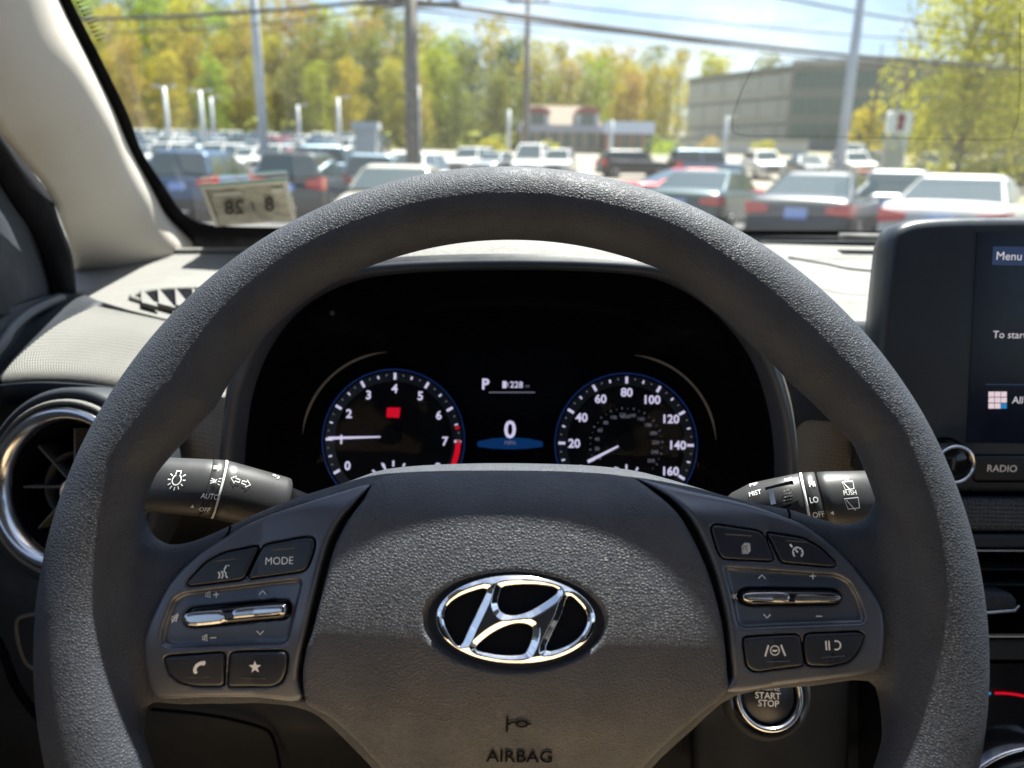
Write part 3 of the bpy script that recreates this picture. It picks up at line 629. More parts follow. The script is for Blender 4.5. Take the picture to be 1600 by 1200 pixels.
v, f = box((x-.1*q_, SY-.1*q_, (zt(SY)+za-1.1*q_)/2), (1.3*q_, .4, za-1.1*q_-zt(SY))); mk('base', v, f, mat('sign_base', (.33, .33, .3), .8), sg, smooth=False)
bc = thing('meter_column', 'grey-white utility cabinet column with a pale cap, left of the wooden pole', 'cabinet', (X_(574, 27), 27, 0)); x = X_(574, 27)
for nm, (va, vb, w_, mt) in {'cap': (191, 203, .88, M_wh), 'cabinet': (203, 238, .68, M_lamp), 'post': (238, 285, .36, M_conc)}.items():
    za, zb_ = Zv(574, vb, 27), Zv(574, va, 27); za = zt(27) if nm == 'post' else za; v, f = box((x, 27, (za+zb_)/2), (w_, w_*.8, zb_-za-.004)); mk(nm, v, f, mt, bc, smooth=False)
# ---- vegetation
LM = {'lime': leafmat('leaf_lime', (.31, .38, .045)), 'yellow': leafmat('leaf_yellow', (.42, .37, .055)), 'orange': leafmat('leaf_orange', (.39, .29, .085)), 'olive': leafmat('leaf_olive', (.235, .25, .065)), 'gold': leafmat('leaf_gold', (.45, .41, .05)), 'dark': leafmat('leaf_dark', (0.07, 0.112, 0.042))}
M_bark = mat('bark', (.2, .17, .14), .95, noise=(4, .3))
def crown_mesh(seed, n, Wd, H, z0, leaf, blobs=9, full=1.0):
    r = np.random.RandomState(seed); bl_ = []
    for i in range(blobs):
        t = (i+.5)/blobs; a = r.uniform(0, 2*pi); rr = Wd*.5*(1-abs(t-.42)**1.3)*r.uniform(.2, .75); bl_.append((rr*cos(a), rr*sin(a), z0+H*t, Wd*r.uniform(.2, .34)*(1.1-.45*t)))
    bl_ = np.array(bl_); k = r.randint(0, blobs, n); d = r.normal(size=(n, 3)); d /= np.linalg.norm(d, axis=1, keepdims=True)
    p = bl_[k, :3]+d*(bl_[k, 3]*r.uniform(.45, 1.08, n)**.5)[:, None]*np.array([1, 1, .85])
    a = r.normal(size=(n, 3)); a /= np.linalg.norm(a, axis=1, keepdims=True); b = np.cross(a, r.normal(size=(n, 3))); b /= np.linalg.norm(b, axis=1, keepdims=True)
    s = (leaf*r.uniform(.5, 1.2, n))[:, None]
    V = np.stack([p-a*s, p+b*s*.6, p+a*s, p-b*s*.6], 1).reshape(-1, 3)
    me = bpy.data.meshes.new('crown'); me.from_pydata(V.tolist(), [], (np.arange(n)[:, None]*4+np.arange(4)).tolist()); me.update(); return me, bl_
def trunk_mesh(seed, H, r0, bl_):
    r = np.random.RandomState(seed); b = MB(); top = np.array([r.uniform(-.5, .5), r.uniform(-.5, .5), H*.8]); mid = np.array([r.uniform(-.3, .3), r.uniform(-.3, .3), H*.4])
    b.add(*tube([(0, 0, -.3), mid, top], [r0, r0*.7, r0*.2], 7))
    for q in bl_:
        t = np.clip((q[2]-q[3]-H*.1)/H, .15, .75); s = mid*(t/.4) if t < .4 else mid+(top-mid)*((t-.4)/.4); e = q[:3]; b.add(*tube([s, (s+e)/2+np.array([0, 0, -.3]), e], [r0*.3, r0*.2, r0*.07], 5))
    me = bpy.data.meshes.new('trunk'); me.from_pydata([tuple(map(float, p)) for p in b.v], [], b.f); me.materials.append(M_bark); me.update(); return me
_crowns = [crown_mesh(11+i, 4200, 10.0, 16.5, 1.8, .24, 26) for i in range(5)]; _tr = [trunk_mesh(31+i, 18, .26, c[1]) for i, c in enumerate(_crowns)]
def tree(x, y, sc, kind, label, group, i, sz=None):
    t = thing('spring_tree', label, 'tree', (x, y, zt(y)), group=group); t.scale = (sc*(sz or 1), sc*(sz or 1), sc); t.rotation_euler = (0, 0, RND.uniform(0, 6.28))
    a = bpy.data.objects.new('crown', _crowns[i % 5][0]); b = bpy.data.objects.new('trunk', _tr[i % 5])
    for o in (a, b): COL.objects.link(o); o.parent = t
    if not a.data.materials: a.data.materials.append(LM['olive'])
    a.material_slots[0].link = 'OBJECT'; a.material_slots[0].material = LM[kind]; return t
top_u = [-200, 100, 400, 540, 640, 750, 860, 1000, 1100, 1160]; top_v = [-70, -40, -14, 2, 20, 36, 48, 70, 92, 100]
ctl = {'lime': 'bright lime-green', 'yellow': 'yellow-green', 'orange': 'orange-brown budding', 'olive': 'olive-green', 'gold': 'golden yellow', 'dark': 'dark evergreen'}
rowdef = ((97, 4.3, 0, .62), (103, 4.4, 1, .8), (110, 4.6, 2, .95), (118, 5.0, 3, 1.04))
for (Y, st, ri, fr) in rowdef:
    cnt_ = 0; x = X_(60, Y); xe = X_(1050 if ri else 990, Y); i = ri*7
    while x < xe:
        yy = Y+RND.uniform(-2.5, 2.5); u = 800+x/Y*F*1.0/.97; vt = float(np.interp(u, top_u, top_v)); H = (Zv(u, vt, yy)-zt(yy))*fr*RND.uniform(.86, 1.06)
        kd = RND.choices(['lime', 'yellow', 'orange', 'olive', 'gold'], [2.4, 4.5, 2.6, 3.4, 1.2])[0]
        if 725 < u < 790 and ri == 2: kd = 'dark'
        nb = 'edge of the wood' if ri == 0 else ('second rank of the wood' if ri == 1 else ('skyline rank of the wood' if ri == 2 else 'rearmost rank of the wood'))
        tree(x, yy, H/18.6, kd, f'{ctl[kd]} tree, {ordn(i-ri*7+1)} from the A-pillar in the {nb}', f'trees in the {nb}', i, 1.0); x += st*RND.uniform(.7, 1.15); i += 1
[tree(X_(u_, 168), 168, k_, 'gold', l_, 'golden trees behind the end of the office block', i_) for u_, k_, l_, i_ in ((1052, 1.0, 'golden tree at the end of the wood beside the office block', 2), (1088, .98, 'golden tree top peeping above the near end of the office block roof', 4), (1122, .93, 'lower golden tree top peeping over the office block roof', 1))]; tree(X_(1190, 165), 165, .95, 'olive', 'distant olive tree peeping over the office block roof', None, 3)
me_, b_l = crown_mesh(77, 11000, 10, 11.5, .8, .16, 34); 
def bigtree(u, Y, sc, kd, me_, b_l, lab, seed):
    t = thing('yellow_tree', lab, 'tree', (X_(u, Y), Y, zt(Y))); t.scale = (sc,)*3; a = bpy.data.objects.new('crown', me_); COL.objects.link(a); a.parent = t
    if not me_.materials: me_.materials.append(LM[kd])
    a.material_slots[0].link = 'OBJECT'; a.material_slots[0].material = LM[kd]; b = bpy.data.objects.new('trunk', trunk_mesh(seed, 12, .2, b_l)); COL.objects.link(b); b.parent = t
bigtree(1500, 46, 1.0, 'gold', me_, b_l, 'large sparse golden-yellow tree filling the sky above the touchscreen', 5)
bigtree(1600, 52, 1.1, 'yellow', me_, b_l, 'yellow-green tree at the picture edge behind the large golden one', 6)
m2, b2 = crown_mesh(91, 900, 4.6, 4.2, .5, .2, 9); bigtree(1350, 68, 1.0, 'gold', m2, b2, 'small bushy yellow tree left of the pylon sign', 8)
bigtree(1440, 66, 1.0, 'yellow', m2, b2, 'small bushy yellow-green tree right of the pylon sign', 9)
m3, b3 = crown_mesh(95, 260, 5, 8.5, 3, .12, 14); bigtree(1400, 60, 1.05, 'olive', m3, b3, 'nearly bare thin-branched tree left of the large golden tree', 10)
def shrub(u, Y, wd, h, kd, lab, n=500, group='round shrubs by the shops'):
    m_, b_ = crown_mesh(int(u), n, wd, h, .1, .13, 7); r = bpy.data.objects.new('clipped_shrub', m_); COL.objects.link(r); m_.materials.append(LM[kd]); r.location = (X_(u, Y), Y, zt(Y)); return tag(r, lab, 'shrub', group)
shrub(769, 62, 2.6, 1.6, 'gold', 'round golden shrub left of the shop house'); shrub(856, 62, 2.3, 1.5, 'gold', 'round golden shrub in front of the shop house')
shrub(1188, 62, 2.8, 1.7, 'yellow', 'clipped round yellow-topped shrub under the office block', 900); shrub(1103, 70, 3.6, 1.6, 'orange', 'orange-tinted shrub left of the clipped round one'); shrub(1030, 75, 5, 1.0, 'lime', 'low bright green shrub beside the brick shop')
for i, u in enumerate((1475, 1505, 1535, 1562, 1590, 1618)): shrub(u, 50+i % 2, 1.9, 1.1, ('gold', 'lime')[i % 2], ('golden forsythia bush', 'lime-green low bush')[i % 2]+f', {ordn(i+1)} from the pylon sign, behind the touchscreen', 300, 'bushes behind the touchscreen')
r = np.random.RandomState(3); n = 5000; px = r.uniform(X_(40, 95), X_(1060, 95), n); py = r.uniform(93, 122, n); pz = np.array([zt(q) for q in py])+r.uniform(0, 3.2, n)*r.uniform(0, 1, n)
a = r.normal(size=(n, 3)); a /= np.linalg.norm(a, axis=1, keepdims=True); b = np.cross(a, r.normal(size=(n, 3))); b /= np.linalg.norm(b, axis=1, keepdims=True); p = np.stack([px, py, pz], 1); s = r.uniform(.3, .7, n)[:, None]
V = np.stack([p-a*s, p+b*s*.7, p+a*s, p-b*s*.7], 1).reshape(-1, 3)
tag(mk('undergrowth', V, (np.arange(n)[:, None]*4+np.arange(4)).tolist(), LM['olive'], smooth=False), 'low green undergrowth along the foot of the wood', 'undergrowth', kind='stuff')
# ================================================================== THE CAR WE SIT IN
# ---- windscreen plane
GZ = Plane((.37, .99, CAMZ-.086), (1, 0, 0), (0, -cos(rad(29)), sin(rad(29))))
def gy(u, v, off=0): q = GZ.loc(u, v, off); return GZ.w(q[0], q[1], off)
ws = thing('windscreen', 'raked windscreen glass with black frit edge above the dashboard', 'windscreen', (.37, .99, CAMZ-.086))
c4 = np.array([(-1.05, -.02), (.95, -.02), (.85, .93), (-.95, .93)])
mk('glass', [GZ.w(*q, .0) for q in c4], [(0, 1, 2, 3)], M_glass, ws, smooth=False)
inner = [(60, -120), (110, 0), (156, 90), (200, 180), (222, 238), (262, 300), (280, 327), (300, 343), (330, 352), (417, 356), (700, 358), (1000, 360), (1380, 362), (2300, 372)]
outer = [(40, -120), (90, 0), (136, 96), (175, 170), (203, 238), (238, 300), (258, 340), (285, 380), (330, 398), (420, 386), (700, 374), (1000, 371), (1380, 369), (2300, 380)]
inn = spline([gy(u, v, .002) for u, v in inner], 5, False); ou = spline([gy(u, v, .002) for u, v in outer], 5, False)
v, f = rings([inn, ou], cap=False, closed=False); o = mk('frit_band', v, f, M_frit, ws); solid(o, .001)
mb = MB()
for r_ in range(4):
    for k in range(14):
        q = GZ.loc(108+k*3.5+r_*4.5, -22+k*6.5-r_*1.5, .002); c = np.array(q); rr = .0011*(1-r_*.2); mb.add([GZ.w(c[0]+rr*cos(a), c[1]+rr*sin(a), .002) for a in np.linspace(0, 2*pi, 8, endpoint=False)], [tuple(range(8))])
mb.build('frit_dots', M_frit, ws, smooth=False)
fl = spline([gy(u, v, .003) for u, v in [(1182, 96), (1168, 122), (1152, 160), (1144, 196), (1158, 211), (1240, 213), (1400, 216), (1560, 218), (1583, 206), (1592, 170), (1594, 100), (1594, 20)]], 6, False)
mk('reflection_edge', *tube(fl, .0007, 5), glassmat('reflection_edge_tint', (.8, .8, .78), .0), ws)  # outline of a reflection in the glass, modelled as a thin tube
mk('reflection_pane', [GZ.w(*GZ.loc(u, v, .0015), .0015) for u, v in [(1196, 60), (1170, 112), (1152, 160), (1144, 196), (1158, 211), (1240, 213), (1400, 216), (1560, 218), (1583, 206), (1592, 170), (1594, 100), (1594, 20), (1500, -40), (1240, -40)]], [tuple(range(14))], glassmat('reflection_tint', (.95, .95, .945), .0), ws, smooth=False)  # darker veil of that reflection, put in as a tinted pane
# ---- inspection sticker
q4 = [(312, 292), (447, 282), (463, 345), (336, 354)]
stk = thing('inspection_sticker', 'wrinkled square inspection sticker with mirrored dark numbers in the lower windscreen corner', 'sticker', tuple(gy(388, 318, .003)))
def q2(s, t, off=.003):
    a = np.array(q4, float); p = (a[0]*(1-s)+a[1]*s)*(1-t)+(a[3]*(1-s)+a[2]*s)*t; return gy(p[0], p[1], off)
n = 12; vv = [q2(i/n, j/n, .003+.0012*sin(i*1.9+j*.7)*cos(j*1.3)*(1 if abs(i-6) < 2 or j > 8 else .4)) for j in range(n+1) for i in range(n+1)]
M_stk = mat('sticker_back', (.50, .47, .37), .75, noise=(70, .3)); M_stk2 = mat('sticker_ink', (.06, .055, .045), .8); M_stk3 = mat('sticker_border', (.68, .66, .56), .7); M_grn = mat('sticker_green', (.16, .42, .33), .6)
fac = [(j*(n+1)+i, j*(n+1)+i+1, (j+1)*(n+1)+i+1, (j+1)*(n+1)+i) for j in range(n) for i in range(n)]
o = mk('backing', vv, fac, M_stk, stk); solid(o, .0004)
for (s0, t0, s1, t1, mt, nm) in [(0, 0, 1, .07, M_stk3, 'border'), (0, .07, .05, 1, M_stk3, 'border'), (.95, .07, 1, 1, M_stk3, 'border'), (0, -.05, 1, 0, M_grn, 'green_edge'), (.12, .17, .45, .27, M_stk3, 'print_block'), (.8, .17, .94, .3, M_stk3, 'print_block')]:
    mk(nm, [q2(s0, t0, .0055), q2(s1, t0, .0055), q2(s1, t1, .0055), q2(s0, t1, .0055)], [(0, 1, 2, 3)], mt, stk, smooth=False)
for s, uv, h in (('28', (366, 324), 22), ('8', (421, 319), 22), ('/', (395, 322), 14)):
    g, f = glyphs(s, .02); g = g*np.array([-1.05, 1.0]); hm = h/F*float(np.dot(gy(*uv)-CO, FW))
    ctr = gy(*uv, .0062); ex, ey = CR, CU; a = rad(4)
    vv = [ctr+(ex*(p[0]*cos(a)-p[1]*sin(a))+ey*(p[0]*sin(a)+p[1]*cos(a)))*hm for p in g]
    vv = [GZ.w(*[np.dot(CO+(q-CO)*(np.dot(GZ.o+GZ.n*.0062-CO, GZ.n)/np.dot(q-CO, GZ.n))-GZ.o, e) for e in (GZ.ex, GZ.ey)], .0062) for q in vv]
    mk('printed_number', vv, f, M_stk2, stk, smooth=False)
# ---- pillar trim
pt = thing('pillar_trim', 'pale fabric-grained A-pillar trim beside the windscreen', 'pillar trim', (-.47, .8, 1.4))
def gY(u, v): return float(gy(u, v)[1])
prow = []
for (ur, vr), (um, vm), (u2, v2_), (ul, vl) in [((48, -120), (0, -100), (-60, -80), (-140, -60)), ((97, 0), (45, 30), (-10, 70), (-70, 110)), ((145, 96), (100, 110), (45, 150), (-15, 190)), ((182, 170), (135, 185), (80, 215), (22, 235)),
                                    ((212, 238), (165, 250), (115, 275), (72, 295)), ((247, 300), (200, 318), (142, 342), (97, 352)), ((270, 340), (225, 362), (165, 388), (112, 398)), ((306, 376), (262, 400), (195, 432), (119, 452)), ((312, 392), (270, 418), (200, 452), (119, 476))]:
    Y = gY(ur, vr); ur -= 13; prow.append([(ur, vr, Y-.004), ((ur*.65+um*.35)+3, vr*.65+vm*.35, Y-.062), (um, vm, Y-.105), (u2, v2_, Y-.145), (ul, vl, Y-.165)])
v, f = patch(prow, 26, 4); o = mk('trim_panel', v, f, M_fabric, pt); solid(o, -.004)
dt = thing('driver_door_trim', 'dark door corner panel with black seal outside the A-pillar trim', 'door trim', (-.5, .6, 1.3))
PX = Plane((-.475, .6, 1.4), (0, 1, 0), (0, 0, 1)); PX.n = np.array([1.0, 0, 0])
def xw(u, v, x): d = ray(u, v); return CO+d*(x/d[0])
so_ = [(-260, -180), (-60, 110), (0, 205), (27, 240), (75, 300), (95, 350), (113, 400), (119, 452), (121, 476)]; si_ = [(-300, -120), (-90, 190), (-20, 250), (10, 298), (30, 330), (50, 360), (68, 400), (80, 440), (84, 470)]
A_ = spline([P(u, v, .60+.0016*(u+20)*.55) for u, v in so_], 5, False); B_ = spline([P(u, v, .585+.0016*(u+20)*.55) for u, v in si_], 5, False); Cc = (A_+B_)/2+np.array([.012, -.006, 0])
o = mk('door_seal', *rings([A_, Cc, B_], cap=False, closed=False), M_seal, dt); solid(o, .004)
sec2 = [[P(u, v, .60+.0016*(u+20)*.55) for u, v in ((10, 290), (30, 330), (50, 360), (70, 402), (82, 440), (88, 462), (90, 480))], [P(u, v, .55) for u, v in ((-60, 190), (-50, 260), (-30, 330), (-20, 390), (-10, 440), (0, 478), (4, 492))], [P(u, v, .46) for u, v in ((-330, 0), (-320, 150), (-310, 300), (-300, 380), (-300, 460), (-300, 540), (-300, 560))]]
o = mk('corner_panel', *rings([spline(s, 5, False) for s in sec2], cap=False, closed=False), M_dashd, dt); solid(o, .004)
v, f = patch([[(-300, 545, .44), (0, 482, .56), (88, 462, .66), (122, 458, .70), (158, 472, .64)], [(-300, 620, .43), (-30, 545, .52), (40, 500, .60), (90, 480, .64), (150, 480, .62)], [(-300, 700, .42), (-40, 620, .50), (-4, 592, .51), (10, 580, .515), (40, 560, .53)]], 20, 5)
o = mk('door_shoulder', v, f, M_dashd, dt); solid(o, .004)
v, f = tube(spline([P(-120, 660, .47), P(-10, 552, .53), P(18, 512, .56), P(50, 486, .60), P(95, 466, .66)], 6, False), .0045, 8); mk('trim_bead', v, f, mat('bead_plastic', (.06, .07, .08), .4), dt)
# ---- dashboard
db = thing('dashboard', 'sunlit grey dashboard top with dark lower fascia behind the steering wheel', 'dashboard', (.37, .7, 1.2))
def zd_(Y): return CAMZ-(.086+(.99-Y)*.125)
def zdd(x, Y): return zd_(Y)-.016*min(1, max(0, (.12-x)/.35))*min(1, max(0, (Y-.68)/.22))
def yb(x): return .985-.05*((x-.37)/.8)**2
xs = np.linspace(-.50, 1.25, 40); ts = np.linspace(0, 1, 24); grid = []
for t in ts:
    row = []
    for x in xs:
        yf = .60-.03*max(0, (-x-.25))/.2 if x < -.2 else (.66 if x < .21 else .50); Y = yf+(yb(x)-yf)*t; row.append((x, Y, zdd(x, Y)))
    grid.append(row)
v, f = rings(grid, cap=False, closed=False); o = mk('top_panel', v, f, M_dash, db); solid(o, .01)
# raised lip at the windscreen base and centre speaker seam
v, f = tube([(x, yb(x)-.012, zdd(x, yb(x))+.001) for x in xs], .004, 8); mk('base_strip', v, f, M_dash, db)
v, f = tube(spline([P(1232, 402, .80), P(1290, 412, .77), P(1372, 424, .75), P(1700, 440, .75)], 6, False), .0012, 5); mk('panel_seam', v, f, M_dashd, db)
v, f = tube(spline([P(1180, 378, .88), P(1370, 378, .9), P(1700, 384, .9)], 6, False), .001, 5); mk('panel_seam', v, f, M_dashd, db)
v, f = box(tuple(P(1348, 371, .93)), (.05, .02, .008)); mk('defroster_clip', v, f, M_dash, db)
# demister vent
def dt_(u, v, dz=0):
    d = ray(u, v); lo, hi = .4, 1.1
    for _ in range(30):
        Y = (lo+hi)/2
        if (CO+d*(Y/d[1]))[2] > zd_(Y)+dz: lo = Y
        else: hi = Y
    return CO+d*(lo/d[1])
vt_ = [(206, 465), (222, 458), (262, 453), (330, 452), (420, 458), (420, 500), (340, 494), (280, 484), (232, 474)]
v = [dt_(u, q, .0015) for u, q in vt_]; mk('demister_opening', v, [tuple(range(len(v)))], M_matte, db, smooth=False)
for k in range(7):
    u = 214+k*27; a, b, c = dt_(u+6, 455, .002), dt_(u+8, 479+k*2, .002), dt_(u+34, 486+k*2, .002)
    v, f = rings([[a, b, c], [p+np.array([0, 0, .004]) for p in (a, b, c)]]); mk('demister_fin', v, f, M_dash, db, smooth=False)
v, f = tube(spline([dt_(u, q, .001) for u, q in vt_], 5), .0028, 6, closed=True); mk('demister_rim', v, f, M_dash, db)
# raised outer edge of the vent housing and dark gap
gap = [dt_(u, q, .0012) for u, q in [(150, 469), (200, 484), (265, 500), (340, 522), (340, 532), (265, 508), (200, 490), (148, 474)]]
mk('panel_gap', gap, [tuple(range(8))], M_matte, db, smooth=False)
v, f = patch([[(150, 478, .618), (205, 490, .612), (268, 504, .607), (340, 525, .60), (460, 560, .60)], [(92, 506, .575), (160, 512, .575), (235, 524, .572), (320, 545, .57), (440, 580, .57)],
              [(38, 548, .535), (110, 545, .54), (195, 556, .54), (290, 575, .54), (400, 610, .54)], [(6, 583, .513), (70, 580, .512), (160, 586, .512), (255, 606, .512), (370, 640, .51)], [(4, 602, .509), (70, 598, .507), (160, 604, .507), (255, 628, .506), (350, 665, .505)]], 181, 16)
v, f = knurl((v, f), 181, .0008)
o = mk('knurled_panel', v, f, M_knurl, db, smooth=False); solid(o, .006)
v, f = patch([[(2, 600, .510), (70, 596, .508), (160, 602, .508), (230, 616, .508)], [(2, 618, .512), (70, 612, .510), (160, 614, .510), (230, 630, .510)], [(0, 630, .53), (70, 622, .53), (160, 622, .53), (230, 640, .53)]], 20, 4)
o = mk('panel_lip', v, f, M_dashd, db); solid(o, .003)
v, f = patch([[(236, 600, .513), (300, 610, .50), (350, 620, .492)], [(236, 680, .512), (300, 690, .497), (352, 700, .487)], [(236, 780, .51), (300, 790, .495), (352, 800, .485)]], 34, 26); v, f = knurl((v, f), 34, .0006); o = mk('knurled_cheek', v, f, M_knurlc, db, smooth=False); solid(o, .004)
v, f = patch([[(1236, 640, .488), (1262, 655, .492), (1292, 658, .497), (1330, 665, .505)], [(1238, 720, .486), (1262, 725, .490), (1290, 728, .495), (1340, 735, .505)], [(1238, 840, .485), (1262, 845, .489), (1290, 848, .494), (1345, 850, .505)]], 34, 28); v, f = knurl((v, f), 34, .0006); o = mk('knurled_cheek', v, f, M_knurlc, db, smooth=False); solid(o, .004)
v, f = patch([[(1190, 470, .49), (1290, 500, .53), (1400, 500, .57)], [(1225, 560, .478), (1300, 575, .505), (1390, 570, .54)], [(1238, 640, .480), (1290, 640, .498), (1370, 645, .52)], [(1240, 676, .484), (1266, 656, .491), (1340, 664, .507)]], 20, 5); o = mk('hood_cheek', v, f, M_dashd, db); solid(o, .004)
# lower fascia
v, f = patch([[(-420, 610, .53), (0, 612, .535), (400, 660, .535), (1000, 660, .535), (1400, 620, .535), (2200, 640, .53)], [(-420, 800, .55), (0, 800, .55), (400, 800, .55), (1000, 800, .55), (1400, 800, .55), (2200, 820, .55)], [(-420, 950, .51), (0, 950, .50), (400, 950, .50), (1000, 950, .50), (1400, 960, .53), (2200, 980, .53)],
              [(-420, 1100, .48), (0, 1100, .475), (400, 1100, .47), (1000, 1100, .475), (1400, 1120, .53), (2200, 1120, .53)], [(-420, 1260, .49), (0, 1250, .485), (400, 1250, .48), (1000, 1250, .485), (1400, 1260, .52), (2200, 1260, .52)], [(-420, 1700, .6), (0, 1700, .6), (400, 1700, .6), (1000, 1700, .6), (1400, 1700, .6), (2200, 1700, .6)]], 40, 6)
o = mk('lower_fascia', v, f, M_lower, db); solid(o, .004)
v, f = tube(spline([P(72, 958, .47), P(40, 962, .47), P(26, 972, .47), P(30, 1010, .468), P(44, 1040, .466), P(72, 1052, .465)], 6, False), .0013, 6); mk('coin_tray_edge', v, f, M_dash, db)
v, f = tube(spline([P(-60, 900, .5), P(0, 1010, .46), P(30, 1080, .455), P(90, 1150, .45), P(180, 1200, .45)], 6, False), .003, 6); mk('fascia_seam', v, f, M_matte, db)
v, f = tube(spline([P(236, 1108, .462), P(330, 1118, .462), P(400, 1134, .461), P(425, 1150, .461), P(438, 1200, .46)], 6, False), .0012, 6); mk('knee_panel_seam', v, f, M_matte, db)
v, f = patch([[(1086, 1040, .452), (1150, 1010, .452), (1300, 1010, .455), (1326, 1020, .458)], [(1086, 1110, .447), (1160, 1110, .446), (1300, 1110, .449), (1328, 1120, .453)], [(1086, 1240, .446), (1160, 1240, .445), (1300, 1240, .448), (1322, 1240, .452)]], 20, 6); o = mk('start_button_panel', v, f, M_dashd, db); solid(o, .02)
# binnacle hood round the instruments
LI = [(366, 800), (366, 740), (370, 680), (381, 615), (408, 548), (455, 488), (525, 446), (620, 427), (800, 421), (980, 427), (1062, 447), (1132, 494), (1186, 562), (1213, 635), (1224, 700), (1226, 760), (1226, 810)]
LO = [(346, 800), (346, 740), (351, 672), (362, 600), (390, 530), (440, 462), (515, 424), (615, 410), (800, 405), (985, 411), (1072, 428), (1146, 474), (1200, 546), (1228, 624), (1240, 696), (1242, 760), (1242, 810)]
li = spline([P(u, v, .478-(v-420)/400*.02) for u, v in LI], 5, False); lo_ = spline([P(u, v, .474-(v-420)/400*.02) for u, v in LO], 5, False)
mid = (li+lo_)/2+np.array([0, -.0045, 0]); cen = np.array([float(P(797, 640, .5)[0]), 0, float(P(797, 700, .5)[2])])
def sc_(p, s, dy): q = (p-cen)*np.array([s, 1, s])+cen; q[:, 1] += dy; return q
bin_ = thing('instrument_hood', 'dark binnacle hood arching over the instrument dials', 'instrument hood', tuple(lo_.mean(0)))
def push(p, d, dy, zz=0):
    q = (p-cen)*np.array([1, 0, 1]); q /= np.linalg.norm(q, axis=1, keepdims=True); r_ = p+q*d; r_[:, 1] += dy; r_[:, 2] += zz; return r_
o = mk('hood_shell', *rings([lo_, push(lo_, .003, .004), push(lo_, .0085, .02), push(lo_, .012, .034), push(lo_, .0125, .05), push(lo_, .006, .09), push(lo_, -.012, .16)], cap=False, closed=False), M_dash, bin_)
mk('hood_lip', *rings([sc_(li, .985, .012), li, mid, lo_, push(lo_, .003, .004)], cap=False, closed=False), mat('lip_plastic', (.05, .055, .065), .38), bin_)
mk('hood_liner', *rings([li, sc_(li, .99, .03), sc_(li, .97, .075), sc_(li, .6, .082), sc_(li, .02, .082)], cap=False, closed=False), M_matte, bin_)
# ---- instruments
PG = Plane(D(797, 690, .555), (1, 0, 0), (0, sin(rad(19)), cos(rad(19)))); SC = .555/F
ic = thing('instrument_cluster', 'black instrument cluster with lit tachometer, speedometer and centre display', 'instrument cluster', mat=Matrix.Translation(Vector(PG.o)))
bk = PG.poly([(385, 800), (385, 640), (430, 530), (560, 455), (800, 440), (1040, 455), (1165, 530), (1210, 640), (1210, 800)]); mk("face_plate", PG.W(bk, -.004), [tuple(range(9))], M_matte, ic, smooth=False)
def ringmesh(c, r0, r1, a0, a1, z, n=64): 
    o_ = PG.loc(*c); A = np.linspace(rad(a0), rad(a1), n); return PG.W([o_+np.array([cos(a), sin(a)])*r1*SC for a in A], z), PG.W([o_+np.array([cos(a), sin(a)])*r0*SC for a in A], z)
def ringo(nm, c, r0, r1, a0, a1, z, mt, par, n=64):
    a, b = ringmesh(c, r0, r1, a0, a1, z, n); return mk(nm, *rings([a, b], cap=False, closed=False), mt, par)
M_face = mat('dial_face', (.003, .004, .006), .6, spec=.12)
